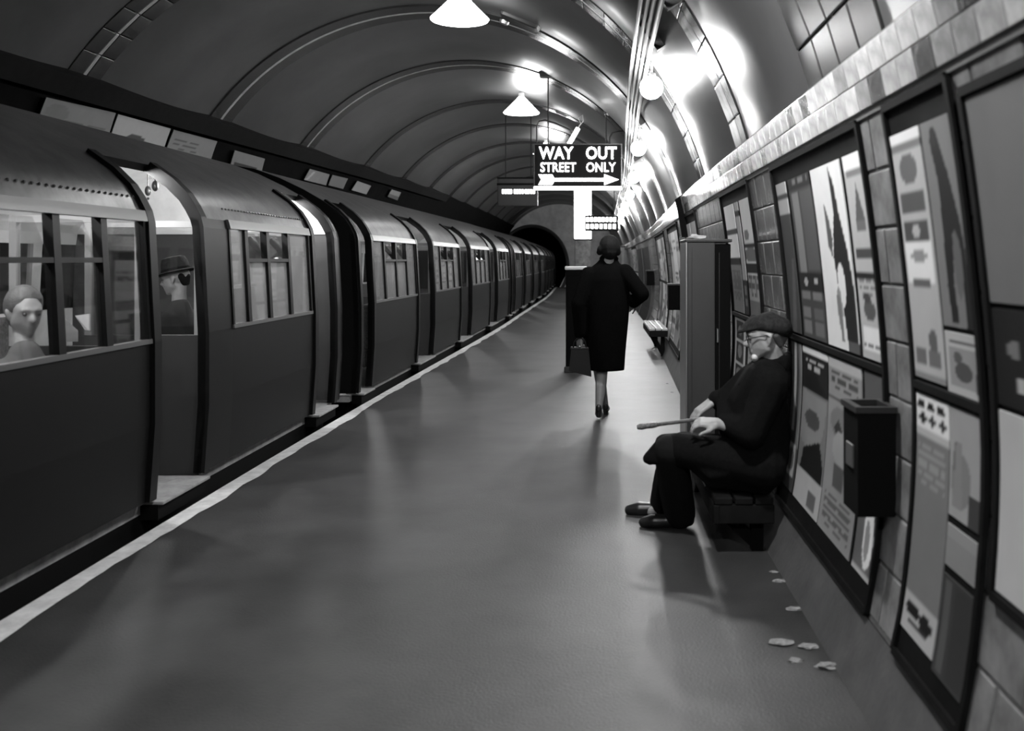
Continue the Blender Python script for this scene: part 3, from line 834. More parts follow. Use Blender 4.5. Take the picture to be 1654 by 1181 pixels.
a, b = PY(1304, 1341, 1.1)
poster(a, b, UZ0, UZ1, D_, [('r', 0, .93, 1, 1, K_), ('l', .1, .94, .9, .99, G_, 1), ('r', .08, .4, .4, .9, .24), ('r', .5, .42, .98, .9, .10), ('r', 0, .3, 1, .4, K_), ('e', .3, .35, .1, .02, L_), ('e', .75, .36, .1, .02, L_),
        ('r', .05, .24, .45, .29, G_), ('r', .55, .24, .95, .29, G_), ('r', .05, .02, .42, .1, .2), ('r', .55, .02, .95, .1, .16), ('r', .05, .13, .42, .19, .2), ('r', .55, .13, .95, .19, .12)], 'dark chequered poster left of the big white poster')
a, b = PY(1344, 1395, 1.1)
poster(a, b, UZ0, UZ1, W_, [('p', [(.62, .98), (.72, .9), (.78, .72), (.9, .55), (1, .3), (1, 0), (.7, 0), (.62, .2), (.5, .36), (.45, .5), (.52, .62), (.6, .72)], K_),
        ('p', [(.3, .82), (.42, .72), (.48, .6), (.42, .5), (.32, .56)], .10), ('e', .62, .35, .12, .12, W_), ('e', .5, .22, .08, .12, .3), ('p', [(.4, .3), (.5, .05), (.58, .04), (.52, .3)], G_), ('r', .72, .0, 1, .06, .1)], 'large white poster with a tall dark leaping figure', nu=40, nv=80)
a, b = PY(1401, 1435, 1.1)
poster(a, b, UZ0, UZ1, L_, [('r', 0, .93, 1, 1, W_), ('r', .1, .9, .9, .92, G_), ('p', [(.3, .68), (.5, .86), (.75, .68)], .1), ('r', .3, .62, .75, .68, .15), ('r', .1, .5, .95, .54, D_), ('r', 0, .4, 1, .43, K_), ('l', .1, .3, .9, .39, G_, 3),
        ('e', .5, .24, .3, .05, .1), ('e', .4, .3, .2, .02, D_), ('r', .1, .05, .9, .16, W_), ('l', .1, .02, .9, .08, .12, 2)], 'tall light poster with small drawings, right end of the wide board')
a, b = PY(1486, 1536, 1.1)
poster(a, b, UZ0, UZ1, L_, [('r', 0, .965, 1, 1, W_), ('r', 0, .93, 1, .95, .2), ('e', .5, .85, .3, .06, .14), ('r', .1, .68, .9, .76, .10), ('r', .1, .56, .9, .635, .08), ('e', .5, .6, .15, .02, L_), ('r', .05, .4, .95, .55, W_),
        ('e', .5, .5, .3, .02, .3), ('r', .2, .37, .8, .4, .13), ('l', .1, .2, .9, .35, .3, 9), ('e', .7, .16, .14, .05, .12), ('r', .1, .06, .45, .12, .16), ('r', .52, .06, .9, .12, .16), ('r', 0, .0, 1, .02, .25)], 'tall pale poster of stacked pictures and small print beside bare tiles')
a, b = PY(1540, 1598, 1.1)
poster(a, b, 1.27, UZ1, G_, [('p', [(.3, .97), (.45, .93), (.62, .75), (.8, .5), (.92, .2), (.88, .0), (.7, .0), (.72, .25), (.55, .45), (.45, .2), (.5, .02), (.3, .02), (.25, .2), (.28, .45), (.32, .7), (.22, .9)], K_),
        ('e', .62, .3, .12, .16, .13), ('e', .35, .92, .1, .05, .02)], 'grey poster with a tall black standing figure', nu=40, nv=70)
poster(a, b, 1.085, 1.255, L_, [('r', .15, .82, .9, .88, .15), ('r', .1, .12, .9, .75, .3), ('e', .35, .6, .12, .1, .1), ('e', .5, .38, .25, .16, .08), ('r', .82, .1, 1, .4, .08)], 'small square notice with a dark blot under the black figure poster')
# lower row
a, b = PY(1191, 1207, 1.0)
poster(a, b, .45, LZ1, K_, [('r', 0, 0, .12, 1, L_), ('r', .88, 0, 1, 1, L_), ('r', 0, .97, 1, 1, L_), ('r', 0, .72, 1, .75, L_), ('r', 0, .46, 1, .49, L_), ('r', 0, .2, 1, .23, L_), ('e', .5, .62, .2, .08, .2), ('e', .5, .36, .25, .07, .2), ('e', .5, .86, .2, .06, .15)], 'film strip poster of dark framed pictures left of the seated man\'s face')
a, b = PY(1212, 1236, 1.0)
poster(a, b, .45, LZ1, L_, [('r', 0, .9, 1, 1, W_), ('l', .1, .2, .9, .85, .12, 12)], 'pale printed poster behind the seated man\'s face')
a, b = PY(1284, 1299, 1.0)
poster(a, b, LZ0, LZ1, D_, [('r', .3, .4, .5, 1, L_), ('r', .8, .3, 1, 1, G_), ('r', .1, .1, .9, .3, L_), ('e', .5, .2, .3, .08, .12)], 'narrow dark striped poster behind the seated man\'s back')
a, b = PY(1302, 1342, 1.0)
poster(a, b, LZ0, LZ1, G_, [('r', 0, .96, 1, 1, W_), ('r', 0, .72, 1, .95, K_), ('l', .15, .84, .85, .93, L_, 2), ('p', [(0, .72), (1, .7), (.9, .5), (.6, .3), (0, .4)], .28), ('e', .45, .55, .3, .06, .08), ('p', [(.2, .35), (.8, .45), (1, .3), (1, .2), (.1, .2)], K_), ('r', 0, 0, 1, .2, L_), ('r', .55, .03, .85, .12, .14)], 'poster with a black band and a landscape picture left of the litter bin')
a, b = PY(1344, 1398, 1.0)
poster(a, b, LZ0, LZ1, .30, [('r', 0, .94, 1, 1, L_), ('l', .1, .8, .9, .93, .08, 3), ('r', .0, .76, 1, .78, .1), ('e', .4, .64, .3, .09, .2), ('p', [(.2, .6), (.35, .66), (.7, .5), (.9, .3), (.8, .28), (.5, .46)], .04), ('e', .5, .5, .3, .1, .36), ('r', .3, .28, .6, .4, .1), ('l', .1, .03, .9, .25, .12, 8)], 'pale poster with a curling dark drawing behind the litter bin')
a, b = PY(1403, 1436, 1.0)
poster(a, b, LZ0, LZ1, .14, [('r', 0, .8, 1, 1, .10), ('e', .6, .2, .25, .16, W_), ('e', .55, .18, .12, .1, .3), ('r', 0, .0, 1, .03, L_)], 'dim poster with a white oval, mostly hidden by the litter bin')
a, b = PY(1487, 1541, 1.0)
chk = [('r', 0, .86, 1, 1, W_)]+[('e', .18+.3*i+(.0 if j else .05), .90+.055*j, .12, .018, K_) for i in range(3) for j in range(2)]
poster(a, b, LZ0, LZ1, .20, chk+[('r', 0, .82, 1, .85, L_), ('l', .1, .6, .9, .8, .32, 5), ('r', 0, .0, 1, .16, L_), ('e', .3, .1, .2, .03, K_), ('e', .7, .09, .2, .03, K_), ('e', .5, .05, .3, .015, .05)], 'grey poster with black spots at head and foot, right of the litter bin')
a, b = PY(1543, 1598, 1.0)
poster(a, b, .74, LZ1, .36, [('e', .35, .35, .3, .25, .22), ('e', .22, .5, .12, .2, .16), ('r', .6, .0, 1, .28, .05), ('p', [(.1, .1), (.4, .1), (.35, .7), (.2, .7)], .25)], 'pale sketchy poster with a dark corner, right lower board')
poster(a, b, .60, .715, .26, [('r', 0, .7, 1, 1, .3)], 'short blank grey poster strip low on the right board')
poster(a, b, .30, .575, .05, [('r', .1, .05, .3, .95, .10), ('r', .4, .05, .95, .95, .04)], 'dark lower panel at the foot of the right board')
a, b = wallY(1612, 1.3), 1.86
board(a+.02, b-.02, .62, 1.87, 'nearest framed poster board at the right edge of the picture')
poster(a, b, 1.35, 1.85, .18, [('r', .55, 0, 1, .9, .15), ('r', .62, 0, .66, .9, .03)], 'large plain grey poster at the right edge of the picture')
poster(a, b, 1.10, 1.335, K_, [('e', .2, .6, .06, .1, G_), ('e', .5, .3, .1, .12, G_), ('e', .25, .25, .05, .08, L_)], 'near black poster at the right edge of the picture')
poster(a, b, .64, 1.085, .55, [], 'blank pale poster low at the right edge of the picture')
# far boards on the same wall
for i, (ya, yb, lab) in enumerate(((10.9, 9.4, 'short board behind the cabinet'), (14.6, 12.2, 'middle board before the bench'), (19.5, 16.0, 'board over the far bench'), (36.0, 31.5, 'board deep down the platform'))):
    board(ya, yb, .235, 1.925, 'black poster backing, '+lab)
    n = max(2, int((ya-yb)/.62)); stp = (ya-yb)/n
    for q in range(n):
        for rw, (z0, z1) in enumerate(((UZ0, UZ1), (LZ0, LZ1))):
            bg = random.choice((.62, .4, .25, .12, .5)); sh = []
            for _ in range(4):
                v0 = random.random()*.8; sh.append(random.choice((('r', .05, v0, .95, v0+random.uniform(.04, .16), random.choice((.05, .1, .3, .6))), ('e', random.uniform(.3, .7), v0, .3, .1, random.choice((.04, .1, .5))), ('l', .1, v0, .9, v0+.15, .1, 3))))
            poster(ya-q*stp-.02, ya-(q+1)*stp+.03, z0, z1, bg, sh, '%s %s poster, %s from far end, %s' % (('upper', 'lower')[rw], ('white' if bg > .55 else 'pale' if bg > .3 else 'grey' if bg > .2 else 'dark'), ('first', 'second', 'third', 'fourth', 'fifth', 'sixth', 'seventh')[q], lab), nu=10, nv=24)
# advertisements on the sooty wall above the train
def leftad(px0, py0, px1, py1, px2, py2, px3, py3, bg, shapes, label):
    cs = [vaultP(*p) for p in ((px0, py0), (px1, py1), (px2, py2), (px3, py3))]     # TL TR BR BL
    cn = [(c[0], c[1]) for c in cs]
    def fn(u, v, t):
        ta = lerp(cn[3][1], cn[0][1], v); tb = lerp(cn[2][1], cn[1][1], v)
        ya_ = lerp(cn[3][0], cn[0][0], v); yb_ = lerp(cn[2][0], cn[1][0], v)
        return V(lerp(ya_, yb_, u), lerp(ta, tb, u), t)
    us, vs = frange(0, 1, 30), frange(0, 1, 20); mb = MB(); mb.slab(fn, us, vs, .075, .082)
    me = mb.mesh('wall_advert'); paint(me, [tone(bg, shapes, u, v) for _ in range(2) for u in us for v in vs])
    tag(link('wall_advert', me, print_mat()), label, 'advert', 'adverts above the train')
leftad(62, 150, 176, 176, 161, 225, 44, 200, .30, [('l', .3, .2, .95, .45, .16, 2), ('e', .2, .6, .15, .3, .24)], 'long grey advert panel above the train, leftmost of the row')
leftad(180, 178, 266, 202, 250, 250, 163, 230, .55, [('e', .42, .05, .25, .5, .10)], 'pale advert panel with a dark dome shape above the train')
leftad(271, 204, 342, 223, 328, 265, 254, 250, .32, [('l', .1, .3, .6, .75, .12, 3)], 'grey printed advert panel third along above the train')
leftad(371, 238, 420, 252, 412, 285, 361, 272, .30, [('r', .1, 0, .8, .45, .05)], 'short pale edged advert panel above the roof of the nearest car')
leftad(494, 269, 526, 278, 520, 296, 484, 287, .36, [('p', [(.05, .1), (.2, .9), (.3, .9), (.15, .1)], .6)], 'small grey advert with a white stroke above the second car')
leftad(531, 279, 556, 285, 548, 302, 524, 296, .30, [], 'small plain grey advert next to the white stroke advert')
leftad(572, 289, 594, 297, 586, 311, 562, 304, .45, [], 'small pale advert above the second car')
leftad(628, 303, 643, 308, 637, 321, 621, 315, .45, [('r', 0, .0, 1, .4, .2)], 'smallest pale advert, farthest along above the train')

# ------------------------------------------------------------------ platform furniture
# litter bin on the wall
t = thing('litter_bin', 'black metal litter bin fixed to the poster wall, right foreground', 'bin', (.862, 3.3, .61))
bx = MB()
for (x0, x1, ya, yb) in ((0, .012, -.02, .17), (.115, .127, -.02, .17), (.012, .115, -.02, -.008), (.012, .115, .158, .17)):
    bx.box(x0, x1, ya, yb, 0, .345)
bx.box(.0, .127, -.02, .17, -.01, .0); bx.build('bin_body', m_matte, t)
rm = MB()
for (x0, x1, ya, yb) in ((-.008, .016, -.028, .178), (.111, .130, -.028, .178), (.016, .111, -.028, -.004), (.016, .111, .154, .178)): rm.box(x0, x1, ya, yb, .335, .355)
rm.build('bin_rim', m_iron, t)
MB().box(.11, .13, .02, .13, .05, .3).build('bin_bracket', m_iron, t)
MB().bevbox(-.006, .002, .03, .12, .14, .22, .003).build('bin_plate', M('bin_plate', .08, .5), t)
# tall cabinet
t = thing('platform_cabinet', 'tall grey steel cabinet standing against the wall behind the seated man', 'cabinet', (.562, 6.2, 0))
MB().bevbox(0, .175, 0, .42, 0, 1.565, .006).build('locker_body', m_cabg, t)
MB().box(.028, .032, -.004, 0, .06, 1.53).build('door_seam', m_iron, t)
MB().bevbox(-.010, .0, -.008, .42, 0, 1.565, .003).build('edge_strip', m_metal, t)
MB().bevbox(.176, .275, .02, .42, .02, 1.555, .006).build('side_block', m_matte, t)  # matt black block filling the gap towards the wall
MB().box(.20, .204, .012, .02, .1, 1.5).build('side_groove', m_iron, t)
MB().tube([(.19, .018, 1.02), (.19, .0, 1.02), (.19, .0, .94), (.19, .018, .94)], .005, 6).build('handle', m_metal, t)
MB().bevbox(-.012, .28, -.010, .43, 1.565, 1.585, .005).build('cabinet_top', m_cabg, t)
# crumpled paper
def crumple(name, c, s_, label, group=None, seed=0, flat=.5):
    rg = random.Random(seed); bm = bmesh.new(); bmesh.ops.create_icosphere(bm, subdivisions=2, radius=1)
    for v in bm.verts:
        k_ = 1+rg.uniform(-.35, .35); v.co = Vector((v.co.x*s_[0]*k_, v.co.y*s_[1]*k_, v.co.z*s_[2]*k_*(1 if v.co.z > 0 else .4)))
    zmin = min(v.co.z for v in bm.verts)
    for v in bm.verts: v.co.z -= zmin
    o = MB().addbm(bm).build(name, m_paper if name == 'paper_scrap' else m_litter, smooth=False); o.location = c
    return tag(o, label, 'litter', group)
crumple('paper_scrap', (.63, 6.28, 1.585), (.05, .04, .022), 'crumpled white paper left on top of the grey cabinet', seed=3)
for i, (px, py, s_, lab) in enumerate(((1272, 940, .035, 'lying highest beside the skirting'), (1288, 985, .04, 'in the middle of the wall gutter'), (1262, 1040, .05, 'farthest out on the asphalt'), (1306, 1046, .045, 'beside the skirting near the lower edge'),
                                     (1335, 1078, .05, 'nearest the camera by the wall'), (1284, 1068, .035, 'thin strip at the lower edge'), (1108, 620, .02, 'by the foot of the grey cabinet'), (1098, 634, .02, 'small white speck in front of the cabinet'),
                                     (1250, 925, .03, 'behind the bench end'))):
    p = floorP(px, py); p.x = min(p.x, .82)
    crumple('litter_scrap', p, (s_*.8, s_*.5, s_*.22), 'crumpled pale paper litter, '+lab, 'paper litter on the platform', seed=20+i)
# benches
def bench(x0, x1, ya, yb, z, label, sheen):
    t = thing('bench', label, 'bench', ((x0+x1)/2, (ya+yb)/2, 0)); ox, oy = t.location.x, t.location.y
    n = 3; w_ = (x1-x0)/n
    for q in range(n): MB().bevbox(x0+q*w_+.006-ox, x0+(q+1)*w_-.006-ox, ya-oy, yb-oy, z-.035, z, .006).build('seat_slat', sheen, t)
    MB().bevbox(x0-ox, x0+.03-ox, ya-oy, yb-oy, z-.13, z-.036, .005).build('front_rail', m_wood, t)
    MB().bevbox(x0+.0-ox, x1-ox, ya-oy+.005, ya-oy+.04, z-.13, z-.036, .005).build('end_rail', m_wood, t)
    for yy in (ya+.12, yb-.12):
        l = MB(); l.box(x1-.1-ox, x1-.04-ox, yy-.03-oy, yy+.03-oy, 0, z-.036); l.build('leg', m_matte, t)
        l = MB(); l.box(-.03, .03, -.025, .025, 0, math.hypot(x1-x0-.12, z-.12)+.02, Matrix.Translation((x1-.07-ox, yy-oy, .03)) @ Matrix.Rotation(-math.atan2(x1-x0-.12, z-.12), 4, 'Y')); l.build('brace', m_matte, t)
bench(.57, .87, 4.86, 6.02, .285, 'low dark bench under the seated man', m_wood)
bench(.78, 1.06, 14.9, 16.9, .43, 'bench with a shiny pale seat further along the wall', M('worn_seat', .5, .25, coat=.6))
# more bins on the far wall
for y, z, lab in ((12.6, .82, 'beyond the grey cabinet'), (22.0, .9, 'far beyond the bench')):
    t = thing('litter_bin', 'dark box bin on the wall '+lab, 'bin', (wx(z)+bend(y)-.185, y, z))
    MB().bevbox(0, .17, 0, .25, 0, .33, .01).build('bin_body', m_matte, t)
    MB().box(-.006, .17, -.006, .256, .315, .335).build('bin_rim', m_iron, t)
# black fin projecting from the wall
fn_ = MB(); yy = 10.6
zs = frange(1.70, 2.24, 8)
def finx(z): return (wx(z) if z < ZF1 else XC+math.sqrt(RR**2-(z-ZC)**2))+bend(yy)
fn_.slab(lambda u, v, t: (finx(u)-.005-v*(.075), yy+t, u), zs, [0, .5, 1], 0, .05)
tag(fn_.build('projecting_fin', m_matte), 'black curved fin sign seen edge on above the grey cabinet', 'sign')
# slim dark machine behind the woman's left side
t = thing('platform_machine', 'slim dark machine with a white top standing left of the walking woman', 'machine', (-.41, 12.8, 0))
MB().bevbox(0, .26, 0, .26, 0, 1.33, .012).build('machine_body', m_matte, t)
MB().bevbox(-.012, .27, -.012, .27, 1.33, 1.375, .01).build('machine_top', M('machine_top', .75, .4), t)
MB().bevbox(-.02, .28, -.02, .28, 0, .08, .01).build('machine_base', m_iron, t)
MB().bevbox(.02, .24, -.008, .0, .85, 1.25, .004).build('machine_panel', m_matte, t)
# pillar with a lit head
t = thing('lit_pillar', 'tall pillar with a glowing white upper panel below the hanging sign', 'pillar', (-.52, 33.0, 0))
MB().bevbox(-.24, .3, 0, .3, 0, 2.16, .02).build('pillar_shaft', M('pillar_tile', .10, .35, var=.7, scale=6), t)
MB().bevbox(-.26, .32, -.02, .32, 2.16, 4.0, .04).build('light_panel', m_lit, t)
MB().bevbox(-.28, .34, -.03, .33, 2.13, 2.17, .01).build('collar', m_iron, t)
# staff hut and kiosk far away
t = thing('platform_hut', 'pale grey hut far down the platform behind the woman\'s head', 'hut', (.5, 41.0, 0))
MB().bevbox(0, .62, 0, 1.6, 0, 2.0, .02).build('hut_wall', M('hut_paint', .2, .5, var=.2, scale=2), t)
MB().bevbox(-.05, .65, -.05, 1.65, 2.0, 2.06, .02).build('hut_roof', m_iron, t)
MB().bevbox(.10, .5, -.02, 0, .05, 1.85, .01).build('hut_door', m_cabg, t)
# exit passage: flat black slab painted in for its unlit dark
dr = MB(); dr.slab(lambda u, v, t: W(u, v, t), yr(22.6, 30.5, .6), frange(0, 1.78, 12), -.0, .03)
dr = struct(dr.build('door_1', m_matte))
for q in (22.6, 26.5, 30.5):
    s_ = MB(); s_.slab(lambda u, v, t: W(u, v, t), [q-.08, q+.08], frange(0, 1.8, 10), .0, .05); s_.build('door_jamb', m_cabg, dr)

# ------------------------------------------------------------------ people
def put(o, parent):
    o.data.transform(Matrix.Translation(-parent.location)); o.parent = parent; return o
class Fr:                                        # local frame: f forward, s to the figure's left, u up
    def __init__(s, o, f, u=(0, 0, 1)):
        s.o = Vector(o); s.f = Vector(f).normalized(); s.u = Vector(u); s.u = (s.u-s.f*s.u.dot(s.f)).normalized(); s.s = s.u.cross(s.f)
    def __call__(s, f, sd, u): return s.o+s.f*f+s.s*sd+s.u*u
def head_hulls(h, k=1.0):
    P = lambda f, s_, u: h(f*k, s_*k, u*k)
    H = [[(P(-.012, 0, .045), .078*k), (P(-.038, 0, .03), .070*k), (P(.022, 0, .042), .066*k)],
         [(P(.045, .022, .035), .042*k), (P(.045, -.022, .035), .042*k), (P(.05, .014, -.03), .036*k), (P(.05, -.014, -.03), .036*k), (P(.066, 0, -.085), .020*k),
          (P(.0, .044, -.045), .026*k), (P(.0, -.044, -.045), .026*k)],
         [(P(.086, 0, .02), .010*k), (P(.112, 0, -.018), .012*k), (P(.09, .012, -.022), .009*k), (P(.09, -.012, -.022), .009*k)],
         [(P(.086, .018, -.045), .007*k), (P(.092, 0, -.043), .008*k), (P(.086, -.018, -.045), .007*k)],
         [(P(.083, .018, -.058), .007*k), (P(.089, 0, -.058), .008*k), (P(.083, -.018, -.058), .007*k)],
         [(P(.078, .045, .032), .010*k), (P(.09, .012, .034), .010*k)], [(P(.078, -.045, .032), .010*k), (P(.09, -.012, .034), .010*k)]]
    for s_ in (1, -1):
        H.append([(P(-.004, .074*s_, .024), .009*k), (P(-.022, .082*s_, .018), .010*k), (P(-.008, .074*s_, -.024), .008*k)])
    return H
def hand_hulls(wr, d, pal, side, curl=.5, k=1.0, thumb=.7):
    d = Vector(d).normalized(); pal = Vector(pal); pal = (pal-d*pal.dot(d)).normalized(); lat = d.cross(pal)*side
    P = lambda a, b, c: Vector(wr)+d*a*k+lat*b*k+pal*c*k
    H = [[(P(.0, .018, 0), .021*k), (P(.0, -.018, 0), .021*k), (P(.085, .032, 0), .013*k), (P(.085, -.030, 0), .013*k), (P(.03, .03, .004), .014*k)]]
    for b, ln, sp in ((.032, .070, .10), (.011, .080, .02), (-.011, .074, -.05), (-.031, .058, -.13)):
        p = P(.085, b, 0); dd = (d+lat*sp).normalized(); ang = curl*.55; r = .0095*k
        for q, fr_ in enumerate((.45, .32, .26)):
            a = ang; v = dd*math.cos(a)+pal*math.sin(a)
            n = p+v*ln*fr_*k; H.append([(p, r), (n, r*.92)]); p = n; r *= .93; ang += curl*.75
    p = P(.02, .034, .006); v = (d*.65+lat*.75+pal*.3*thumb).normalized(); q = p+v*.035*k
    H.append([(p, .013*k), (q, .0115*k)]); v2 = (d*.9+lat*.15+pal*.5*thumb).normalized(); r2 = q+v2*.030*k
    H.append([(q, .0112*k), (r2, .010*k)]); H.append([(r2, .010*k), (r2+(v2+pal*.2).normalized()*.022*k, .0085*k)])
    return H

# ---- the walking woman, seen from behind
DWm = 8.82
wo = thing('person', 'woman in a long black coat walking away along the platform', 'person', (.05, 9.0, 0))
q = lambda px, py, dy=0.0: Vector(((px-VX)/F*DWm, DWm+.2+dy, CH-(py-VY)/F*DWm))
hc = q(985, 404)
hf = Fr(hc+Vector((0, .02, 0)), (.0, 1, -.06))
neck = q(983, 418)
# body
near_ank, far_ank = Vector((.012, 8.93, .115)), Vector((.072, 9.36, .085))
near_kn, far_kn = Vector((.045, 9.06, .47)), Vector((.0, 9.24, .48))
hip_l, hip_r = Vector((-.01, 9.05, .86)), Vector((.17, 9.07, .86))
shl, shr = q(947, 441), q(1014, 437)
ell, elr = q(934, 492, -.04), q(1038, 476, -.06)
wrl, wrr = q(936, 545, .02), q(1026, 492, .17)
H = head_hulls(hf)
H += [cap(hf(-.02, 0, -.05), .05, neck+Vector((0, .0, -.06)), .055)]
H += [[(shl+Vector((.05, 0, 0)), .05), (shr+Vector((-.05, 0, 0)), .05), (q(981, 470), (.12, .08, .1))], [(q(981, 470), (.12, .08, .1)), (Vector((.08, 9.05, .92)), (.13, .09, .1))]]
H += [cap(shl, .045, ell, .038), cap(ell, .036, wrl, .026), cap(shr, .045, elr, .038), cap(elr, .036, wrr, .026)]
H += [cap(hip_r, .085, near_kn, .056), cap(near_kn, .054, near_kn*.55+near_ank*.45+Vector((0, -.02, 0)), .052), cap(near_kn*.55+near_ank*.45+Vector((0, -.02, 0)), .052, near_ank, .033)]
H += [cap(hip_l, .085, far_kn, .056), cap(far_kn, .054, far_kn*.55+far_ank*.45+Vector((0, -.02, 0)), .050), cap(far_kn*.55+far_ank*.45+Vector((0, -.02, 0)), .050, far_ank, .033)]
H += [cap(near_ank, .033, Vector((.012, 9.02, .045)), .03), cap(far_ank, .033, Vector((.078, 9.46, .05)), .03)]
H += hand_hulls(wrl+Vector((0, 0, -.01)), (.0, .05, -1), (.6, .5, 0), -1, 1.6)
H += hand_hulls(wrr, (-.25, 1, -.35), (-.7, 0, -.5), -1, .9)
put(blob('body', H, .0085, m_leg, None, 3), wo)
# coat
def ell_loft(rows, n=40):
    mb = MB(); base = 0
    for z, cx, cy, rx, ry in rows:
        for j in range(n):
            a = 2*PI*j/n; w_ = 1+.02*math.sin(5*a+z*7)
            mb.v.append(Vector((cx+rx*w_*math.cos(a), cy+ry*w_*math.sin(a), z)))
    for i in range(len(rows)-1):
        for j in range(n):
            a = i*n+j; b = i*n+(j+1) % n; mb.f.append((a, b, b+n, a+n))
    mb.f.append(tuple(reversed(range(n)))); mb.f.append(tuple((len(rows)-1)*n+j for j in range(n)))
    return mb
YB = 9.06
rows = [(.45, .085, YB, .160, .150), (.60, .082, YB, .176, .155), (.75, .083, YB, .190, .16), (.90, .086, YB, .198, .162), (1.05, .088, YB, .202, .162), (1.18, .088, YB, .203, .155), (1.28, .088, YB-.005, .200, .145),
        (1.345, .088, YB-.005, .188, .125), (1.39, .092, YB-.005, .150, .105), (1.43, .098, YB, .105, .085), (1.475, .104, YB+.005, .072, .072), (1.49, .105, YB+.005, .058, .06)]
lf = ell_loft(rows)
me = lf.mesh('coat_raw')
tmp = bpy.data.objects.new('coat_raw', me); C.objects.link(tmp)
bmq = bmesh.new(); bmq.from_mesh(me); bmesh.ops.recalc_face_normals(bmq, faces=bmq.faces[:])
for hl in ([cap(shl+Vector((.02, 0, -.02)), .078, ell, .072), cap(ell, .070, wrl+Vector((0, 0, .02)), .056),
           cap(shr+Vector((-.02, 0, -.02)), .080, elr, .070), cap(elr, .068, wrr+Vector((.0, -.03, .01)), .060)]):
    b2 = bmesh.new()
    for c_, r_ in hl:
        for p_ in sph_pts(c_, r_): b2.verts.new(p_)
    rs = bmesh.ops.convex_hull(b2, input=b2.verts[:]); bmesh.ops.delete(b2, geom=[g for g in rs['geom_interior'] if isinstance(g, bmesh.types.BMVert)], context='VERTS')
    bmesh.ops.recalc_face_normals(b2, faces=b2.faces[:]); m2 = bpy.data.meshes.new('x'); b2.to_mesh(m2); b2.free(); bmq.from_mesh(m2); bpy.data.meshes.remove(m2)
bmq.to_mesh(me); bmq.free()
md = tmp.modifiers.new('r', 'REMESH'); md.mode = 'VOXEL'; md.voxel_size = .011
ms = tmp.modifiers.new('s', 'SMOOTH'); ms.factor = .5; ms.iterations = 3
cm = bpy.data.meshes.new_from_object(tmp.evaluated_get(bpy.context.evaluated_depsgraph_get())); cm.name = 'coat'
bpy.data.objects.remove(tmp); cm.materials.clear(); cm.polygons.foreach_set('use_smooth', [True]*len(cm.polygons))
co = put(link('coat', cm, m_coatm), wo)
cl = MB(); cl.lathe([(.060, 0), (.082, -.01), (.088, .02), (.072, .045), (.060, .04)], (.105, YB+.005, 1.452), 28, Matrix.Rotation(R_(-8), 4, 'X')); put(cl.build('collar', m_coatm), wo)
put(blob('hair', [[(hf(-.018, 0, .045), .096), (hf(-.045, 0, .03), .088), (hf(.01, 0, .06), .085)], [(hf(-.05, .0, -.01), .075), (hf(-.04, .0, -.045), .055)], [(hf(-.05, .075, .005), .04), (hf(-.03, .09, -.02), .03)],
                  [(hf(-.05, -.05, .02), .05), (hf(-.03, -.07, -.02), .035)]], .008, m_hair, None, 3), wo)
def shoe(parent, heel, toe, hz, mat, wdt=.036, name='shoe', high=.04):
    heel, toe = Vector(heel), Vector(toe); d = (toe-heel)
    L3 = lambda t, up: heel+d*t+Vector((0, 0, up))
    o = blob(name, [[(L3(.05, wdt*.9), wdt*.85), (L3(.45, wdt*.8), wdt*.9)], [(L3(.45, wdt*.7), wdt*.85), (L3(.75, wdt*.65), wdt*1.02), (L3(.98, wdt*.5), wdt*.7)], [(L3(.02, wdt*1.4), wdt*.7), (L3(.25, wdt*1.5), wdt*.75)]], .007, mat, None, 2)
    put(o, parent)
    if hz > .005:
        hb = MB(); hb.tube([heel+Vector((0, 0, .01)), heel+Vector((0, 0, -hz))], [.026, .019], 10); ho = put(hb.build('heel', mat), parent)
    return o
shoe(wo, (.010, 8.90, .085), (.014, 9.08, .012), .035, m_shoe)
shoe(wo, (.075, 9.33, .03), (.085, 9.54, .005), .03, m_shoe)
# handbag
bgp = Vector(((936-VX)/F*DWm, DWm+.2, CH-(612-VY)/F*DWm))
bg = thing('handbag', 'dark leather handbag hanging from the walking woman\'s left hand', 'handbag', bgp)
sb = MB()
def bagpt(u, v, t): return (lerp(-.100, .105, u)*(1-.22*v), t*(1-.55*v), (.0+.055*(1-u)*(1-v))+v*.25)
sb.slab(bagpt, frange(0, 1, 8), frange(0, 1, 6), -.055, .055); sb.build('bag_body', m_bag, bg)
MB().bevbox(-.085, .085, -.028, .028, .245, .268, .008).build('bag_frame', m_iron, bg)
for yy in (-.022, .022):
    MB().tube([(-.06, yy, .26), (-.05, yy, .31), (-.02, yy*.6, .345), (.02, yy*.6, .345), (.05, yy, .31), (.06, yy, .26)], .007, 8).build('handle', m_bag, bg)
MB().sphere((0, -.03, .272), .012, 10, 6).build('clasp', m_metal, bg)

# ---- the old man on the bench
mn = thing('person', 'old man in flat cap and dark overcoat sitting on the bench', 'person', (.62, 5.15, 0))
hd = Fr(PX(1238, 547, 4.98), (-1, .12, -.12))
chest, hip = PX(1232, 655, 5.0), PX(1228, 748, 5.0)
sN, sF = PX(1250, 622, 4.83), PX(1232, 612, 5.2)
eN, eF = PX(1214, 700, 4.80), PX(1180, 655, 5.26)
wN, wF = PX(1160, 684, 4.97), PX(1149, 650, 5.14)
kN, kF = PX(1082, 728, 5.1), PX(1092, 724, 5.42)
aN, aF = PX(1098, 832, 5.38), PX(1072, 816, 5.64)
hipN, hipF = hip+Vector((0, -.09, 0)), hip+Vector((0, .1, 0))
nk = PX(1252, 592, 5.0)
H = head_hulls(hd, .98)
H += [cap(hd(-.02, 0, -.05), .052, nk, .058), [(sN+Vector((0, .03, -.01)), .05), (sF+Vector((0, -.03, -.01)), .05), (chest, .10)], [(chest, .10), (hip, .10)]]
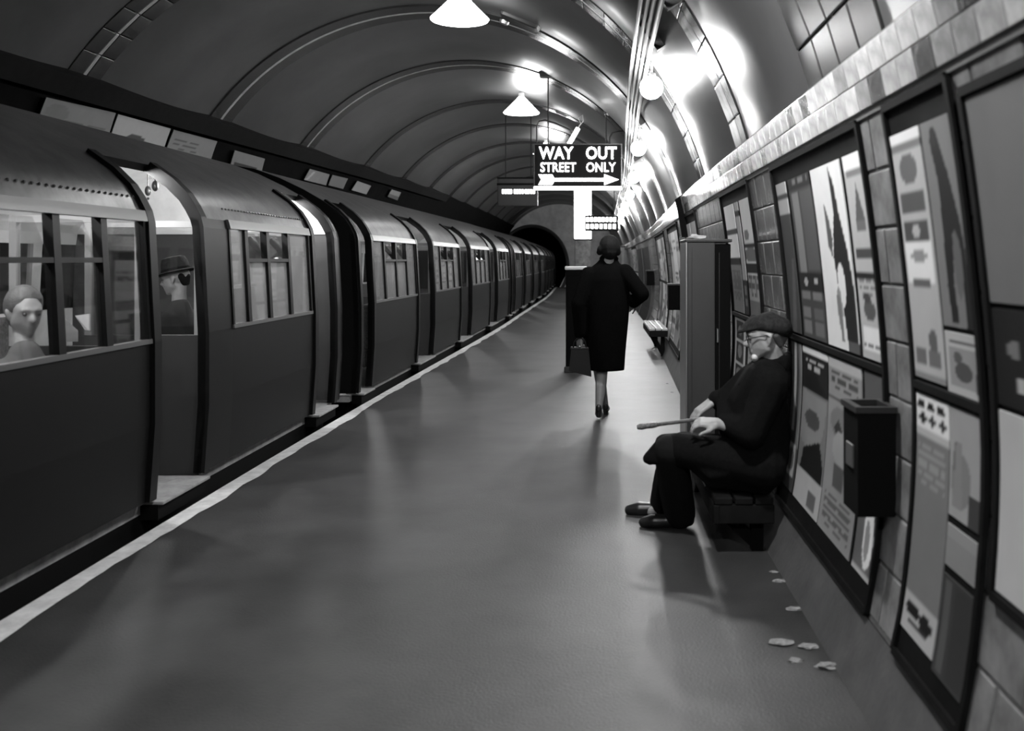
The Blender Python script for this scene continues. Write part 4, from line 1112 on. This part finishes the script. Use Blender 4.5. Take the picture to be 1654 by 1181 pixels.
H += [cap(sN, .05, eN, .042), cap(eN, .04, wN, .027), cap(sF, .05, eF, .042), cap(eF, .04, wF, .027)]
H += [cap(hipN, .085, kN, .055), cap(kN, .054, aN, .036), cap(hipF, .085, kF, .055), cap(kF, .054, aF, .036), cap(aN, .036, aN+Vector((-.08, 0, -.04)), .03), cap(aF, .036, aF+Vector((-.08, 0, -.03)), .03)]
H += hand_hulls(wN+Vector((.0, 0, 0)), (-1, .12, .05), (0, .35, -1), 1, .75)
H += hand_hulls(wF, (-.85, -.25, -.55), (.3, .1, -1), -1, .55)
put(blob('body', H, .0062, m_skin, None, 3), mn)
# overcoat
Hc = [[(PX(1238, 618, 4.9), .115), (PX(1230, 615, 5.12), .115), (PX(1222, 650, 5.0), (.155, .19, .10))], [(PX(1222, 650, 5.0), (.155, .19, .10)), (PX(1226, 700, 5.0), (.165, .20, .10)), (PX(1222, 742, 5.0), (.165, .20, .10))],
      cap(sN+Vector((-.01, 0, 0)), .088, eN, .074), cap(eN, .074, wN+Vector((.045, 0, 0)), .052), cap(sF+Vector((-.01, 0, 0)), .088, eF, .072), cap(eF, .07, wF+Vector((.03, 0, .015)), .05),
      [(hipN+Vector((.0, -.02, .0)), .115), (kN+Vector((.04, 0, .01)), .082), (kN+Vector((.01, .0, .01)), .070)], [(hipF, .115), (kF+Vector((.04, 0, .01)), .082)],
      [(kN+Vector((.05, 0, .015)), .07), (kF+Vector((.05, 0, .015)), .07), (hip+Vector((-.05, 0, .02)), .10), (kN+Vector((-.02, .1, .015)), .055)],
      # skirt falling over the knees to a point, and down beside the bench
      [(kN+Vector((-.02, .02, .03)), .050), (PX(1046, 741, 5.12), .028), (kN+Vector((.06, -.04, -.05)), .03)], [(kN+Vector((-.02, .02, .03)), .05), (kF+Vector((0, 0, .02)), .05), (PX(1050, 743, 5.2), .028)],
      [(kN+Vector((.12, -.075, -.03)), .03), (PX(1150, 768, 4.95), .028), (PX(1235, 772, 4.86), .03), (hipN+Vector((.0, -.09, .03)), .04)],
      [(PX(1210, 606, 5.08), .055), (PX(1172, 640, 5.12), .048), (PX(1186, 684, 5.0), .09), (PX(1225, 650, 5.0), .12)],
      [(kN+Vector((.10, -.06, -.05)), .03), (PX(1150, 782, 4.98), .022), (PX(1240, 792, 4.88), .022), (hipN+Vector((.0, -.09, .0)), .04)],
      [(nk+Vector((-.01, 0, -.02)), .082), (PX(1240, 612, 5.0), .12)]]
put(blob('overcoat', Hc, .010, m_coat2, None, 4), mn)
# collar and lapel
Hl = [[(nk+Vector((.03, -.06, .005)), .022), (nk+Vector((.055, 0, .02)), .024), (nk+Vector((.02, .07, .005)), .022)], [(nk+Vector((.03, -.06, .005)), .022), (PX(1218, 596, 4.93), .02)], [(PX(1218, 596, 4.93), .02), (PX(1196, 622, 4.93), .016)]]
Hl += [[(nk+Vector((.045, -.048, .045)), .02), (nk+Vector((.066, 0, .055)), .022), (nk+Vector((.045, .05, .045)), .02), (nk+Vector((.03, -.06, .0)), .024), (nk+Vector((.055, 0, .0)), .026), (nk+Vector((.02, .07, .0)), .022)],
       [(nk+Vector((-.01, -.055, .02)), .026), (nk+Vector((.045, -.048, .045)), .02), (PX(1224, 592, 4.96), .03)], [(PX(1226, 586, 5.0), .036), (PX(1216, 604, 5.0), .045), (nk+Vector((0, 0, 0)), .06)]]
put(blob('collar', Hl, .008, m_coat2, None, 2), mn)
put(blob('shirt_front', [[(PX(1219, 577, 4.97), .018), (PX(1222, 584, 5.0), .018)]], .006, m_shirt, None, 1), mn)
put(blob('trousers', [cap(kN, .085, (kN+aN)/2, .092), cap((kN+aN)/2, .092, aN+Vector((.0, 0, .012)), .088), cap(kF, .085, (kF+aF)/2, .09), cap((kF+aF)/2, .09, aF+Vector((0, 0, .022)), .080)], .010, m_trous, None, 3), mn)
shoe(mn, (aN.x+.06, aN.y, .004), (aN.x-.20, aN.y+.01, .004), 0, m_shoe, .042)
shoe(mn, (aF.x+.06, aF.y, .004), (aF.x-.20, aF.y+.02, .004), 0, m_shoe, .042)
# flat cap, hair, spectacles
put(blob('flat_cap', [[(hd(-.085, .035, .050), .048), (hd(-.085, -.035, .050), .048), (hd(-.105, .0, .022), .03), (hd(.05, .035, .082), .036), (hd(.05, -.035, .082), .036), (hd(-.03, .03, .098), .036), (hd(-.03, -.03, .098), .036), (hd(-.02, .062, .06), .03), (hd(-.02, -.062, .06), .03)],
                      [(hd(.075, .05, .066), .010), (hd(.075, -.05, .066), .010), (hd(.132, .025, .050), .008), (hd(.132, -.025, .050), .008), (hd(.05, .065, .062), .010), (hd(.05, -.065, .062), .010)],
                      [(hd(.05, .0, .098), .03), (hd(.108, .0, .066), .014), (hd(.09, .04, .07), .012), (hd(.09, -.04, .07), .012)]], .006, m_cap, None, 2), mn)
put(blob('hair', [[(hd(-.045, .050, .018), .024), (hd(-.078, .0, .0), .030), (hd(-.045, -.050, .018), .024), (hd(-.062, .028, -.035), .018), (hd(-.062, -.028, -.035), .018)]], .007, m_hairg, None, 2), mn)
gl = MB()
for s_ in (1, -1):
    gl.tube([hd(.095, .036*s_+.022*math.cos(a), .010+.017*math.sin(a)) for a in frange(0, 2*PI, 14)], .0028, 6, False)
    gl.tube([hd(.092, .06*s_, .015), hd(.0, .083*s_, .022), hd(-.015, .084*s_, .01)], .0026, 6)
gl.tube([hd(.096, .014, .012), hd(.1, 0, .016), hd(.096, -.014, .012)], .0026, 6)
put(gl.build('spectacles', m_iron), mn)
put(blob('eyes', [[(hd(.081, .034, .012), .0095)]], .004, M('eye', .12, .2), None, 0), mn); put(blob('eyes', [[(hd(.081, -.034, .012), .0095)]], .004, M('eye', .12, .2), None, 0), mn)
# the stick lying across his knees
st0, st1 = PX(1138, 676, 5.03), PX(1030, 690, 5.2)
stk = thing('walking_stick', 'slim mottled walking stick held across the seated man\'s knees', 'stick', st0)
d_ = st1-st0
MB().tube([Vector((0, 0, 0)), d_*.4, d_*.72], .010, 8).build('shaft', M('stick_wood', .12, .4, var=.5, scale=60), stk)
MB().tube([d_*.70, d_*.78, d_*.86, d_*.94, d_], [.013, .016, .014, .017, .012], 10).build('grip', M('stick_grip', .16, .35, var=.9, scale=90), stk)

# ---- passengers
def passenger(loc, face, label, coat, hat, skin=m_skin, look=None):
    t = thing('person', label, 'person', loc); f = Vector(face).normalized(); s_ = Vector((0, 0, 1)).cross(f); b = Vector(loc)
    P = lambda a, c, u: b+f*a+s_*c+Vector((0, 0, u))
    h = Fr(P(.03, 0, .76), look or (f.x, f.y, -.1))
    wl, wr_ = P(.36, .06, .26), P(.36, -.06, .26)
    H = head_hulls(h, .98)+[cap(h(-.02, 0, -.05), .05, P(0, 0, .55), .056), [(P(0, .13, .48), .05), (P(0, -.13, .48), .05), (P(0, 0, .3), .1)], [(P(0, 0, .3), .1), (P(0, 0, .1), .1)],
         cap(P(0, .08, .08), .08, P(.42, .1, .1), .055), cap(P(0, -.08, .08), .08, P(.42, -.1, .1), .055), cap(P(.42, .1, .1), .05, P(.44, .1, -.30), .04), cap(P(.42, -.1, .1), .05, P(.44, -.1, -.30), .04),
         cap(P(.44, .1, -.32), .035, P(.58, .1, -.37), .03), cap(P(.44, -.1, -.32), .035, P(.58, -.1, -.37), .03),
         cap(P(0, .17, .46), .045, P(.1, .22, .22), .04), cap(P(.1, .22, .22), .038, wl, .027), cap(P(0, -.17, .46), .045, P(.1, -.22, .22), .04), cap(P(.1, -.22, .22), .038, wr_, .027)]
    H += hand_hulls(wl, f*1.0-s_*.3, (0, 0, -1), 1, .9)+hand_hulls(wr_, f*1.0+s_*.3, (0, 0, -1), -1, .9)
    put(blob('body', H, .009, skin, None, 3), t)
    for sd in (1, -1): put(blob('eyes', [[(h(.079, .033*sd, .012), .0105)]], .005, M('eye', .12, .2), None, 0), t)
    put(blob('coat', [[(P(0, .14, .45), .095), (P(0, -.14, .45), .095), (P(.01, 0, .3), (.15, .17, .1))], [(P(.01, 0, .3), (.15, .17, .1)), (P(.0, 0, .12), (.16, .18, .1))], [(P(-.01, 0, .56), .078), (P(0, 0, .42), .13)],
         cap(P(0, .18, .45), .075, P(.1, .23, .22), .065), cap(P(.1, .23, .22), .062, P(.3, .1, .255), .05), cap(P(0, -.18, .45), .075, P(.1, -.23, .22), .065), cap(P(.1, -.23, .22), .062, P(.3, -.1, .255), .05),
         [(P(0, .09, .1), .1), (P(.4, .1, .1), .075)], [(P(0, -.09, .1), .1), (P(.4, -.1, .1), .075)]], .013, coat, None, 3), t)
    put(blob('trousers', [cap(P(.42, .1, .1), .066, P(.44, .1, -.33), .062), cap(P(.42, -.1, .1), .066, P(.44, -.1, -.33), .062)], .012, m_trous, None, 2), t)
    if hat == 'brim':
        m = MB(); R3 = Matrix((h.f, h.s, h.u)).transposed().to_4x4() @ Matrix.Rotation(R_(6), 4, 'Y') @ Matrix.Diagonal((1.16, 1, 1, 1))
        m.lathe([(.001, .165), (.04, .170), (.07, .160), (.082, .125), (.088, .062)], h(-.015, 0, 0), 24, R3); ho = put(m.build('hat', m_cap), t)
        m = MB(); m.lathe([(.086, .060), (.118, .050), (.13, .056), (.118, .062), (.086, .068)], h(-.015, 0, 0), 28, R3); put(m.build('hat_brim', m_cap), t)
        m = MB(); m.lathe([(.0895, .062), (.090, .085), (.086, .086)], h(-.015, 0, 0), 24, R3); put(m.build('hat_band', m_hair), t)
        put(blob('hair', [[(h(-.055, .042, .025), .028), (h(-.078, .0, .02), .030), (h(-.055, -.042, .025), .028), (h(-.068, .025, -.03), .018), (h(-.068, -.025, -.03), .018)]], .009, m_hair, None, 2), t)
    else:
        put(blob('hair', [[(h(-.02, 0, .06), .09), (h(-.045, 0, .03), .085)], [(h(-.06, 0, -.02), .065), (h(-.05, .05, -.01), .045)]], .010, m_hairg, None, 2), t)
    return t
passenger((-2.99, 7.08, .55), (-.9, .4, 0), 'man in a brimmed hat seated behind the open train doorway', M('passenger_coat', .035, .9), 'brim', look=(-1, .05, -.12))
passenger((-2.86, 4.95, .42), (-.5, .85, 0), 'pale blurred passenger seated behind the nearest train window', M('passenger_coat_pale', .09, .9), 'hair', M('skin_pale', .30, .6), look=(.75, -.6, -.1))
# newspaper
npn = thing('newspaper', 'open white newspaper seen through the nearest train window', 'newspaper', PX(122, 556, 5.28))
o0 = npn.location
for nm, pts in (('page', [(98, 511, 5.20), (124, 534, 5.28), (124, 552, 5.28), (101, 552, 5.20)]), ('page', [(121, 510, 5.38), (144, 507, 5.3), (144, 534, 5.3), (137, 533, 5.34)])):
    m = MB(); P4 = [PX(*p)-o0 for p in pts]; m.v += P4+[p+Vector((.004, .006, 0)) for p in P4]
    m.f += [(0, 1, 2, 3), (7, 6, 5, 4), (0, 4, 5, 1), (1, 5, 6, 2), (2, 6, 7, 3), (3, 7, 4, 0)]; m.build(nm, m_paper, npn)
